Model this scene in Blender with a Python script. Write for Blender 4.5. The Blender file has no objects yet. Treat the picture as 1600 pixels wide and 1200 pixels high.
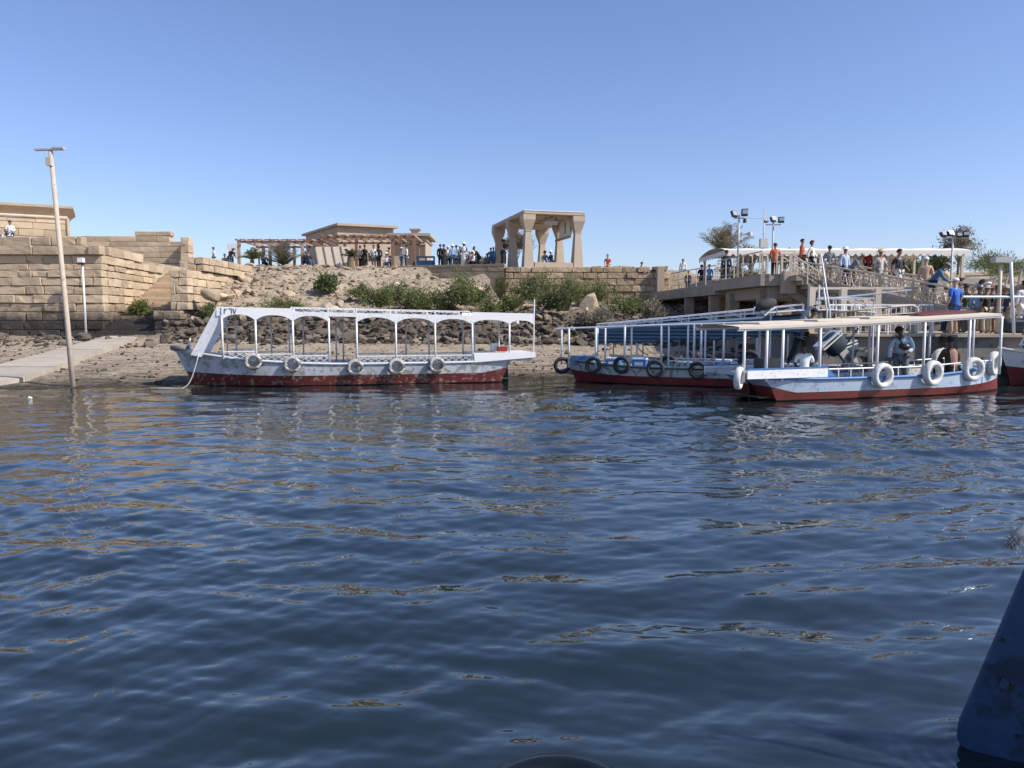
import bpy, bmesh, math, random
import numpy as np
from mathutils import Vector, Matrix, Euler, noise as mnoise
R = math.radians
rng = random.Random(7)
nr = np.random.RandomState(11)
scene = bpy.context.scene
col = scene.collection

# ------------------------------------------------------------------ camera
EYE = 2.25
PITCH = R(4.764)
cam_d = bpy.data.cameras.new('camera'); cam = bpy.data.objects.new('camera', cam_d); col.objects.link(cam)
cam_d.sensor_width = 36; cam_d.lens = 27; cam_d.clip_start = 0.1; cam_d.clip_end = 3000
cam.location = (0, 0, EYE); cam.rotation_euler = (R(90) - PITCH, 0, 0)
scene.camera = cam
# ------------------------------------------------------------------ light
SUN_EL, SUN_AZ = R(43), R(111)      # azimuth clockwise from +Y: the sun stands to the right and slightly behind the camera
world = bpy.data.worlds.new("World"); scene.world = world; world.use_nodes = True
wn = world.node_tree; wn.nodes.clear()
sky = wn.nodes.new('ShaderNodeTexSky'); sky.sky_type = 'NISHITA'; sky.sun_disc = False
sky.sun_elevation = SUN_EL; sky.sun_rotation = SUN_AZ; sky.altitude = 100; sky.air_density = 1.0; sky.dust_density = 0.7; sky.ozone_density = 3.8
bg = wn.nodes.new('ShaderNodeBackground'); bg.inputs[1].default_value = 0.142
hs = wn.nodes.new('ShaderNodeMixRGB'); hs.blend_type = 'MULTIPLY'; hs.inputs[0].default_value = 1; hs.inputs[2].default_value = (0.97, 0.925, 1.06, 1)
wo = wn.nodes.new('ShaderNodeOutputWorld')
wn.links.new(sky.outputs[0], hs.inputs[1]); wn.links.new(hs.outputs[0], bg.inputs[0]); wn.links.new(bg.outputs[0], wo.inputs[0])
sd = bpy.data.lights.new('sun', 'SUN'); sd.energy = 4.9; sd.angle = R(0.5); sd.color = (1.0, 0.945, 0.85)
sun = bpy.data.objects.new('sun', sd); col.objects.link(sun)
SV = Vector((math.sin(SUN_AZ) * math.cos(SUN_EL), math.cos(SUN_AZ) * math.cos(SUN_EL), math.sin(SUN_EL)))
sun.rotation_euler = (-SV).to_track_quat('-Z', 'Y').to_euler(); sun.location = (40, -20, 60)
scene.view_settings.view_transform = 'Standard'; scene.view_settings.look = 'None'
scene.view_settings.gamma = 1; scene.view_settings.exposure = 0.2; scene.view_settings.use_curve_mapping = False
scene.cycles.max_bounces = 6; scene.cycles.diffuse_bounces = 3; scene.cycles.glossy_bounces = 3; scene.cycles.transparent_max_bounces = 6

# ------------------------------------------------------------------ projection of the photograph's measurements into metres
CP, SP = math.cos(PITCH), math.sin(PITCH)
def P(px, py, Y):
    u = (px - 800) / 1200; v = (py - 600) / 1200
    d = Vector((u, CP - v * SP, -SP - v * CP))
    return Vector((0, 0, EYE)) + d * (Y / d.y)
def PZ(px, py, z):
    u = (px - 800) / 1200; v = (py - 600) / 1200
    d = Vector((u, CP - v * SP, -SP - v * CP))
    return Vector((0, 0, EYE)) + d * ((z - EYE) / d.z)
def PX(px, Y, z):
    """x of picture column px at distance Y, height z"""
    v = 0.0
    for _ in range(4):
        k = (z - EYE) / Y
        v = (-SP - k * CP) / (CP - k * SP)
    return (px - 800) / 1200 * Y / (CP - v * SP)
def col_of(x, y):
    return 800 + 1200 * x / (y * 1.003)

# ------------------------------------------------------------------ object helpers
WM = {}
def _link(o): col.objects.link(o)
def info(o, label=None, cat=None, group=None, kind=None):
    if label: o['label'] = label
    if cat: o['category'] = cat
    if group: o['group'] = group
    if kind: o['kind'] = kind
    return o
def put(name, mesh, mw, parent=None):
    o = bpy.data.objects.new(name, mesh); _link(o)
    if parent is not None:
        o.parent = parent; o.matrix_basis = WM[parent.name].inverted() @ mw
    else:
        o.matrix_basis = mw
    WM[o.name] = mw.copy()
    return o
def empty(name, loc, rz=0, label=None, cat=None, group=None, kind=None):
    o = put(name, None, Matrix.Translation(Vector(loc)) @ Matrix.Rotation(rz, 4, 'Z'))
    o.empty_display_size = 0.2
    return info(o, label, cat, group, kind)

class MB:
    def __init__(s): s.v = []; s.f = []; s.m = []
    def add(s, vs, fs, mi=0):
        b = len(s.v); s.v += [tuple(p) for p in vs]
        for f in fs: s.f.append(tuple(i + b for i in f)); s.m.append(mi)
        return s
    def box(s, c, size, rot=None, mi=0):
        hx, hy, hz = size[0] / 2, size[1] / 2, size[2] / 2
        vs = [Vector((x, y, z)) for x in (-hx, hx) for y in (-hy, hy) for z in (-hz, hz)]
        if rot is not None: vs = [rot @ p for p in vs]
        c = Vector(c)
        return s.add([p + c for p in vs], [(0, 1, 3, 2), (4, 6, 7, 5), (0, 4, 5, 1), (2, 3, 7, 6), (0, 2, 6, 4), (1, 5, 7, 3)], mi)
    def beam(s, a, b, w, h, mi=0, up=(0, 0, 1)):
        a = Vector(a); b = Vector(b); d = (b - a).normalized(); up = Vector(up)
        if abs(d.dot(up)) > .98: up = Vector((0, 1, 0))
        r = d.cross(up).normalized(); u = r.cross(d)
        vs = []
        for p in (a, b):
            for sx, sz in ((-1, -1), (1, -1), (1, 1), (-1, 1)): vs.append(p + r * (sx * w / 2) + u * (sz * h / 2))
        return s.add(vs, [(0, 3, 2, 1), (4, 5, 6, 7), (0, 1, 5, 4), (1, 2, 6, 5), (2, 3, 7, 6), (3, 0, 4, 7)], mi)
    def tube(s, pts, r, n=8, mi=0, cap=True):
        pts = [Vector(p) for p in pts]; rs = r if isinstance(r, (list, tuple)) else [r] * len(pts)
        rings = []; prev = None
        for i, p in enumerate(pts):
            d = (pts[min(i + 1, len(pts) - 1)] - pts[max(i - 1, 0)]).normalized()
            ref = Vector((0, 0, 1)) if abs(d.z) < .95 else Vector((0, 1, 0))
            if prev is not None and abs(prev.dot(d)) < .95: ref = prev
            a = d.cross(ref).normalized(); b = a.cross(d); prev = b
            rings.append([p + (a * math.cos(2 * math.pi * k / n) + b * math.sin(2 * math.pi * k / n)) * rs[i] for k in range(n)])
        vs = [q for ring in rings for q in ring]; fs = []
        for i in range(len(pts) - 1):
            for k in range(n):
                fs.append((i * n + k, i * n + (k + 1) % n, (i + 1) * n + (k + 1) % n, (i + 1) * n + k))
        if cap: fs.append(tuple(range(n))[::-1]); fs.append(tuple((len(pts) - 1) * n + k for k in range(n)))
        return s.add(vs, fs, mi)
    def prism(s, poly, d, mi=0):
        """closed polygon (3-D points) extruded along vector d"""
        n = len(poly); d = Vector(d); vs = [Vector(p) for p in poly] + [Vector(p) + d for p in poly]
        fs = [tuple(range(n))[::-1], tuple(range(n, 2 * n))] + [(i, (i + 1) % n, n + (i + 1) % n, n + i) for i in range(n)]
        return s.add(vs, fs, mi)
    def grid(s, rows, mi=0):
        n = len(rows[0]); vs = [p for r in rows for p in r]
        return s.add(vs, [(i * n + k, i * n + k + 1, (i + 1) * n + k + 1, (i + 1) * n + k) for i in range(len(rows) - 1) for k in range(n - 1)], mi)
    def build(s, name, mats, parent=None, local=False, smooth=False, origin=True, fix=True):
        """link as ONE mesh object; coordinates are world ones, or the parent's own when local"""
        if not isinstance(mats, (list, tuple)): mats = [mats]
        co = np.array(s.v, dtype=float)
        c = (co.min(0) + co.max(0)) / 2 if origin else np.zeros(3)
        me = bpy.data.meshes.new(name); me.from_pydata((co - c).tolist(), [], s.f)
        for m in mats: me.materials.append(m)
        if len(mats) > 1: me.polygons.foreach_set('material_index', s.m)
        if fix:
            bm = bmesh.new(); bm.from_mesh(me); bmesh.ops.recalc_face_normals(bm, faces=bm.faces); bm.to_mesh(me); bm.free()
        if smooth:
            me.polygons.foreach_set('use_smooth', [True] * len(me.polygons))
            if smooth is not True: me.set_sharp_from_angle(angle=smooth)
        me.update()
        mw = Matrix.Translation(Vector(c))
        if local and parent is not None: mw = WM[parent.name] @ mw
        return put(name, me, mw, parent)
def T(v): return Matrix.Translation(Vector(v))

# ------------------------------------------------------------------ materials
def nodes(name):
    m = bpy.data.materials.new(name); m.use_nodes = True
    nt = m.node_tree; b = nt.nodes['Principled BSDF']
    return m, nt, b
def N(nt, t, **kw):
    n = nt.nodes.new('ShaderNode' + t)
    for k, v in kw.items(): setattr(n, k, v)
    return n
def noise_(nt, vec, scale, detail=4, rough=.6):
    n = N(nt, 'TexNoise'); n.inputs['Scale'].default_value = scale; n.inputs['Detail'].default_value = detail; n.inputs['Roughness'].default_value = rough
    nt.links.new(vec, n.inputs['Vector']); return n
def ramp_(nt, fac, stops):
    r = N(nt, 'ValToRGB'); e = r.color_ramp.elements
    while len(e) < len(stops): e.new(.5)
    for k, (p, c) in enumerate(stops): e[k].position = p; e[k].color = (*c, 1) if len(c) == 3 else c
    nt.links.new(fac, r.inputs[0]); return r
def mixc(nt, fac, a, b, mode='MIX'):
    n = N(nt, 'MixRGB', blend_type=mode)
    for i, x in ((0, fac), (1, a), (2, b)):
        if isinstance(x, (int, float)): n.inputs[i].default_value = x
        elif isinstance(x, tuple): n.inputs[i].default_value = (*x, 1) if len(x) == 3 else x
        else: nt.links.new(x, n.inputs[i])
    return n.outputs[0]
def math_(nt, op, a, b=0.0):
    n = N(nt, 'Math', operation=op)
    for i, x in ((0, a), (1, b)):
        if isinstance(x, (int, float)): n.inputs[i].default_value = x
        else: nt.links.new(x, n.inputs[i])
    return n.outputs[0]
def bump_(nt, b, h, strength=.3, dist=.05):
    n = N(nt, 'Bump'); n.inputs['Strength'].default_value = strength; n.inputs['Distance'].default_value = dist
    nt.links.new(h, n.inputs['Height']); nt.links.new(n.outputs[0], b.inputs['Normal']); return n
def mul(c, k): return tuple(min(1, x * k) for x in c)
MATS = {}
def simple(name, c, rough=.7, var=.18, scale=4., bump=.15, metal=0., bdist=.01, rand=0., wear=None, wear_amt=.4, wear_scale=9., coord='Object'):
    """coloured material with blotches, fine relief and optional worn patches of another colour"""
    if name in MATS: return MATS[name]
    m, nt, b = nodes(name)
    if coord == 'World': vec = N(nt, 'NewGeometry').outputs['Position']
    else: vec = N(nt, 'TexCoord').outputs['Object']
    n1 = noise_(nt, vec, scale, 5); n2 = noise_(nt, vec, scale * 7, 3)
    f = mixc(nt, .35, n1.outputs[0], n2.outputs[0])
    r = ramp_(nt, f, [(.3, mul(c, 1 - var)), (.7, mul(c, 1 + var))]); out = r.outputs[0]
    if wear:
        n3 = noise_(nt, vec, wear_scale, 6, .7)
        w = ramp_(nt, n3.outputs[0], [(1 - wear_amt - .03, (0, 0, 0)), (1 - wear_amt + .03, (1, 1, 1))])
        out = mixc(nt, w.outputs[0], out, wear)
    if rand:
        oi = N(nt, 'ObjectInfo'); mr = N(nt, 'MapRange'); mr.inputs[3].default_value = 1 - rand; mr.inputs[4].default_value = 1 + rand
        nt.links.new(oi.outputs['Random'], mr.inputs[0]); out = mixc(nt, 1., out, mr.outputs[0], 'MULTIPLY')
    nt.links.new(out, b.inputs['Base Color']); b.inputs['Roughness'].default_value = rough; b.inputs['Metallic'].default_value = metal
    if bump: bump_(nt, b, f, bump, bdist)
    MATS[name] = m; return m
STAIN = 2.75      # height of the reservoir's old high-water mark: below it stone is stained dark
def stone(name, c, dark, rand=.2, bump=.5, scale=1.6, stain=STAIN, soft=.55):
    m, nt, b = nodes(name)
    g = N(nt, 'NewGeometry'); pos = g.outputs['Position']
    n1 = noise_(nt, pos, scale, 6, .65); n2 = noise_(nt, pos, scale * 8, 5, .7); n3 = noise_(nt, pos, .5, 3)
    f = mixc(nt, .5, n1.outputs[0], n2.outputs[0])
    base = ramp_(nt, f, [(.3, mul(c, .72)), (.5, c), (.72, mul(c, 1.22))]).outputs[0]
    warm = mixc(nt, math_(nt, 'MULTIPLY', n3.outputs[0], .5), base, (c[0] * 1.05, c[1] * .86, c[2] * .7))
    dk = ramp_(nt, f, [(.3, mul(dark, .6)), (.7, mul(dark, 1.5))]).outputs[0]
    sx = N(nt, 'SeparateXYZ'); nt.links.new(pos, sx.inputs[0])
    zz = math_(nt, 'ADD', sx.outputs[2], math_(nt, 'MULTIPLY', math_(nt, 'SUBTRACT', n1.outputs[0], .5), 1.3))
    mr = N(nt, 'MapRange'); mr.inputs[1].default_value = stain - soft; mr.inputs[2].default_value = stain + soft
    nt.links.new(zz, mr.inputs[0])
    out = mixc(nt, mr.outputs[0], dk, warm)
    oi = N(nt, 'ObjectInfo'); rr = N(nt, 'MapRange'); rr.inputs[3].default_value = 1 - rand; rr.inputs[4].default_value = 1 + rand
    nt.links.new(oi.outputs['Random'], rr.inputs[0]); out = mixc(nt, 1., out, rr.outputs[0], 'MULTIPLY')
    nt.links.new(out, b.inputs['Base Color']); b.inputs['Roughness'].default_value = .92; b.inputs['Specular IOR Level'].default_value = .2
    bump_(nt, b, f, bump, .06)
    MATS[name] = m; return m
SAND = (.40, .29, .19)
DARKST = (.062, .055, .048)
m_sandstone = stone('sandstone', (.50, .41, .295), DARKST, bump=.9)
m_rock = stone('rubble_rock', (.52, .43, .32), (.125, .103, .082), rand=.42, scale=2.5, soft=.6)
m_wallstone = stone('quay_stone', (.40, .31, .215), (.07, .06, .05), rand=.25, stain=3.5, bump=.9)
m_core = simple('wall_core', (.30, .235, .165), .95, coord='World')
m_concrete = simple('concrete', (.38, .33, .26), .9, .2, 1.2, .3, coord='World', bdist=.02)
m_concrete2 = simple('weathered_concrete', (.34, .285, .22), .9, .25, 1.0, .4, coord='World', bdist=.02)
m_concgrey = simple('grey_concrete', (.22, .20, .17), .9, .25, 1.0, .4, coord='World', bdist=.02, wear=(.12, .11, .10), wear_amt=.42, wear_scale=1.5)
m_plaster = simple('tan_plaster', (.43, .355, .27), .9, .1, .8, .15, coord='World')
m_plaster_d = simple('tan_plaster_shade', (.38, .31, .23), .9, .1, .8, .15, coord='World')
m_wood = simple('red_brown_wood', (.21, .115, .078), .75, .25, 5, .2, coord='World')
m_woodlight = simple('bleached_wood', (.42, .31, .22), .8, .2, 5, .2, coord='World')
m_white = simple('white_paint', (.74, .75, .76), .45, .07, 2, .1, wear=(.46, .43, .39), wear_amt=.41, wear_scale=20)
m_whiteclean = simple('clean_white_paint', (.76, .76, .75), .4, .05, 2, .05)
m_tarp = simple('cream_tarp', (.60, .53, .43), .8, .08, 2, .3)
m_canvas = simple('cream_canvas', (.78, .74, .66), .85, .06, 1, .2, coord='World')
m_tyre_b = simple('black_tyre', (.022, .026, .03), .7, .3, 12, .3, rand=.2)
m_tyre_g = simple('worn_tyre', (.50, .48, .45), .75, .25, 9, .3, wear=(.10, .09, .085), wear_amt=.5, wear_scale=6)
m_tyre_w = simple('white_tyre', (.64, .63, .61), .6, .1, 9, .25, wear=(.40, .38, .34), wear_amt=.41, wear_scale=10)
m_steel = simple('pale_steel', (.45, .44, .42), .5, .15, 6, .1)
m_rust = simple('rusty_pole', (.50, .41, .32), .8, .2, 3, .3, wear=(.27, .16, .10), wear_amt=.36, wear_scale=3, coord='World')
m_dark = simple('dark_gap', (.03, .028, .025), .9)
m_black = simple('black_plastic', (.02, .022, .024), .35, .2, 5, .05)
m_rope = simple('pale_rope', (.55, .52, .46), .9, .15, 30, .4)
m_beige = simple('beige_paint', (.58, .49, .38), .6, .12, 3, .1, coord='World')
m_glass = simple('lamp_glass', (.35, .38, .40), .15, .05, 2, 0)
# ================================================================== WATER
def build_water():
    NY, NX = 560, 860
    # rows even in picture space between the near water and beyond the shore
    ys = []
    for k in range(NY):
        t = k / (NY - 1)
        py = 1340 - t * (1340 - 583)
        ys.append(PZ(800, py, 0).y)
    ys = np.array([-6, -2, 0.4, 1.2, 1.8, 2.3] + [y for y in ys if y > 2.6] + [36, 45])
    us = np.linspace(-1.25, 1.25, NX)
    Y, U = np.meshgrid(ys, us, indexing='ij')
    X = U * (np.abs(Y) * .92 + 2.2)
    Z = np.zeros_like(X)
    r = np.random.RandomState(5)
    # slowly varying warp and gusts so that no train of waves repeats
    wx = .5 * np.sin(X * .31 + Y * .17 + 1) + .35 * np.sin(X * .13 - Y * .41 + 2) ; wy = .5 * np.sin(X * .23 - Y * .29 + 4) + .35 * np.sin(X * .47 + Y * .11)
    gust = .85 + .25 * np.sin(X * .21 + Y * .37 + .6) + .2 * np.sin(X * .53 - Y * .19 + 2.2) * np.sin(Y * .45 + 1)
    Xw, Yw = X + wx, Y + wy
    dist = np.sqrt(X ** 2 + Y ** 2 + 4)
    n = 120
    for i in range(n):
        lam = .16 * (2.3 / .16) ** r.rand(); spread = .95 - .5 * min(1, lam / 1.2)
        th = math.pi / 2 + r.normal(0, 1) * spread + .05
        k = 2 * math.pi / lam; kx, ky = k * math.cos(th), k * math.sin(th)
        a = .0098 * lam ** 1.02 * (1 if lam < 1.0 else .78) * (1.35 if lam < .55 else 1) / math.sqrt(n / 14)
        calm = 1 if lam > .75 else .38 + .62 * np.clip((dist - 4.5) / 9, 0, 1)      # small ripples die out in the lee of the near boat
        fade = np.clip(lam * 44 / dist - .15, 0, 1)          # drop what the grid cannot carry far off; the material takes over
        ph = kx * Xw + ky * Yw + r.rand() * 6.283
        s_ = np.sin(ph)
        am = .55 + .45 * np.sin(X * r.uniform(.3, 1.1) + Y * r.uniform(.3, 1.1) + r.rand() * 6.28)
        Z += a * fade * calm * am * (s_ + .22 * np.cos(2 * ph))
    lee = np.clip((X + 7) / 12, 0, 1); Z *= (1 + .22 * np.clip((dist - 6) / 6, 0, 1)) * gust * (.80 + .42 * lee * lee * (3 - 2 * lee))      # the bay by the slipway is calmer than the channel off the landing
    rr_ = np.hypot(X - 2.42, Y - 3.8); Z += .0022 * np.exp(-rr_ / .30) * np.sin(rr_ * 2 * math.pi / .085) + .006 * np.exp(-(rr_ / .3) ** 2)      # ripples where the blue plate enters
    nyy, nxx = X.shape
    co = np.stack([X, Y, Z], -1).reshape(-1, 3)
    idx = np.arange(nyy * nxx).reshape(nyy, nxx)
    q = np.stack([idx[:-1, :-1], idx[:-1, 1:], idx[1:, 1:], idx[1:, :-1]], -1).reshape(-1, 4)
    me = bpy.data.meshes.new('water')
    me.vertices.add(len(co)); me.vertices.foreach_set('co', co.ravel())
    me.loops.add(q.size); me.loops.foreach_set('vertex_index', q.ravel().astype(np.int32))
    me.polygons.add(len(q)); me.polygons.foreach_set('loop_start', np.arange(0, q.size, 4, dtype=np.int32))
    me.polygons.foreach_set('use_smooth', np.ones(len(q), bool)); me.update(calc_edges=True)
    m, nt, b = nodes('river_water')
    pos = N(nt, 'NewGeometry').outputs['Position']
    mp = N(nt, 'Mapping'); mp.inputs['Scale'].default_value = (.75, 1.25, 1); nt.links.new(pos, mp.inputs[0])
    a = noise_(nt, mp.outputs[0], 5.5, 3, .5); c = noise_(nt, mp.outputs[0], 1.6, 2, .5); d = noise_(nt, pos, .09, 2)
    h = math_(nt, 'ADD', math_(nt, 'MULTIPLY', a.outputs[0], .45), c.outputs[0])
    # fine ripples belong to the breezier patches away from the camera boat's lee
    sx = N(nt, 'SeparateXYZ'); nt.links.new(pos, sx.inputs[0])
    mr = N(nt, 'MapRange'); mr.inputs[1].default_value = 4; mr.inputs[2].default_value = 17; mr.inputs[3].default_value = .04; mr.inputs[4].default_value = .15
    nt.links.new(sx.outputs[1], mr.inputs[0])
    gm = N(nt, 'MapRange'); gm.inputs[1].default_value = .35; gm.inputs[2].default_value = .65; gm.inputs[3].default_value = .55; gm.inputs[4].default_value = 1.3
    nt.links.new(d.outputs[0], gm.inputs[0])
    bm_ = bump_(nt, b, h, .3, .12); nt.links.new(math_(nt, 'MULTIPLY', mr.outputs[0], gm.outputs[0]), bm_.inputs['Strength'])
    b.inputs['Base Color'].default_value = (.0095, .0172, .0185, 1); b.inputs['Roughness'].default_value = .035; b.inputs['IOR'].default_value = 1.75
    me.materials.append(m)
    o = put('water', me, Matrix.Identity(4)); info(o, 'rippled blue river water between the camera and the stony shore', 'water', kind='structure')
build_water()

# ================================================================== GROUND
PROF = {
 -500: [(-10, -3), (22, -.4), (24.2, 0), (26.5, .12), (32, .45), (44, 1.28), (60, 1.4), (200, 1.4)],
 60:   [(-10, -3), (22.5, -.4), (24.7, 0), (27, .13), (32, .45), (44, 1.28), (60, 1.4), (200, 1.4)],
 300:  [(-10, -3), (23.5, -.4), (25.8, 0), (29, .2), (36, .62), (41.5, 1.0), (43.5, 1.6), (46, 2.6), (49, 4.0), (52, 5.2), (57, 6.2), (62, 6.5), (200, 6.5)],
 420:  [(-10, -3), (24.5, -.4), (27, 0), (30, .2), (40, .85), (42.5, 1.1), (46, 2.55), (50, 4.0), (55, 5.7), (58.5, 6.3), (62, 6.42), (200, 6.4)],
 560:  [(-10, -3), (25.5, -.4), (28.3, 0), (31, .2), (40, .85), (42.5, 1.05), (46, 2.5), (51, 4.1), (56, 5.8), (59, 6.2), (60.5, 6.42), (200, 6.4)],
 700:  [(-10, -3), (26.5, -.4), (29.3, 0), (32, .2), (40, .8), (42.5, 1.0), (46, 2.4), (51, 3.7), (55.5, 4.9), (57.95, 5.1), (58.25, 6.25), (200, 6.3)],
 800:  [(-10, -3), (27, -.4), (29.8, 0), (33, .2), (40, .75), (42.5, 1.0), (46, 2.4), (50, 2.9), (54.8, 3.3), (56.6, 3.5), (56.9, 6.1), (200, 6.1)],
 1040: [(-10, -3), (28, -.4), (30.5, 0), (35, .35), (41, .8), (43, 1.0), (46.5, 2.3), (50, 2.8), (54.8, 3.1), (56.6, 3.3), (56.9, 5.85), (200, 5.9)],
 1150: [(-10, -3), (30, -.4), (33, 0), (38, .4), (42, .9), (47, 2.3), (50, 4.0), (58, 4.8), (62, 5.6), (200, 5.8)],
 1300: [(-10, -3), (31, -.4), (34, 0), (38, .6), (42, 1.4), (44.4, 2.6), (45.4, 4.6), (60, 4.9), (75, 5.2), (200, 5)],
 1480: [(-10, -3), (32, -.4), (35, 0), (38, .7), (42, 1.6), (45, 4.2), (47, 4.7), (56, 5.0), (68, 5.9), (76, 6.9), (90, 6.9), (200, 6)],
 1700: [(-10, -3), (32, -.4), (35, 0), (38, .7), (42, 1.6), (48, 3.2), (56, 4.6), (68, 6.4), (76, 7.5), (90, 7.4), (200, 6)],
 2400: [(-10, -3), (32, -.4), (35, 0), (38, .7), (42, 1.6), (48, 3.2), (56, 4.6), (68, 6.4), (76, 7.5), (90, 7.4), (200, 6)],
}
PK = sorted(PROF)
XW0, XW1 = -23.8, -20.55      # the stairway passage between the great wall and the pier
def H0(x, y):
    x = np.asarray(x, float); y = np.asarray(y, float)
    ys_ = np.maximum(y, 3)
    c = np.clip(800 + 1200 * x / ys_, -499, 2399)
    prof = np.stack([np.interp(y, [p[0] for p in PROF[k]], [p[1] for p in PROF[k]]) for k in PK])
    ki = np.clip(np.searchsorted(PK, c) - 1, 0, len(PK) - 2); pk = np.array(PK, float)
    t = (c - pk[ki]) / (pk[ki + 1] - pk[ki]); t = t * t * (3 - 2 * t)
    flat = np.arange(c.size)
    pr = prof.reshape(len(PK), -1); kf = ki.ravel(); tf = t.ravel()
    z = (pr[kf, flat] * (1 - tf) + pr[kf + 1, flat] * tf).reshape(c.shape)
    # behind the great wall the temple terrace; in front of it the beach
    z = np.where((x < XW0 - 1.2) & (y > 45.9), 6.25, z)
    z = np.where((x < XW0 + .2) & (y <= 45.9), np.interp(y, [-10, 22.5, 24.6, 27, 32, 44, 60], [-3, -.4, 0, .13, .45, 1.28, 1.3]), z)
    inpass = (x > XW0 - 1.2) & (x < XW1 + .6)
    z = np.where(inpass & (y > 43), np.minimum(z, np.interp(y, [43, 43.6, 57.2, 58.2], [1.15, .9, 5.3, 6.2])), z)
    return z
def vnoise(x, y, s, seed=0):
    xs = x * s + seed * 17.3; ys = y * s + seed * 9.1
    xi = np.floor(xs).astype(int); yi = np.floor(ys).astype(int); fx = xs - xi; fy = ys - yi
    fx = fx * fx * (3 - 2 * fx); fy = fy * fy * (3 - 2 * fy)
    def h(a, b_):
        v = np.sin(a * 127.1 + b_ * 311.7 + seed * 74.7) * 43758.5453
        return v - np.floor(v)
    return (h(xi, yi) * (1 - fx) + h(xi + 1, yi) * fx) * (1 - fy) + (h(xi, yi + 1) * (1 - fx) + h(xi + 1, yi + 1) * fx) * fy - .5
def HR(x, y):
    x = np.asarray(x, float); y = np.asarray(y, float)
    z = H0(x, y)
    slope = np.clip((z - .9) / .8, 0, 1) * np.clip((6.1 - z) / .5, 0, 1)
    shore = np.clip((z + .05) / .3, .12, 1)
    z = z + shore * (.10 * vnoise(x, y, .6, 1) + .06 * vnoise(x, y, 1.7, 2) + .03 * vnoise(x, y, 5, 3)) * np.where(z > 6.0, .15, 1)
    z = z + slope * (.5 * vnoise(x, y, .45, 4) + .28 * vnoise(x, y, 1.3, 5) + .12 * vnoise(x, y, 3.7, 6)) * np.where((x > XW0 - 1) & (x < XW1 + .3), 0, 1)
    # jagged little edge along the waterline
    return z
def H(x, y): return float(HR(np.array([x]), np.array([y]))[0])
def GP(px, py):
    """the point of the ground seen at picture position px, py"""
    u = (px - 800) / 1200; v = (py - 600) / 1200
    d = np.array((u, CP - v * SP, -SP - v * CP)); d /= d[1]
    yy = np.arange(20, 140, .1)
    zz = EYE + d[2] * yy; hh = HR(d[0] * yy, yy)
    k = np.argmax(hh >= zz)
    return Vector((d[0] * yy[k], yy[k], hh[k]))

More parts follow.
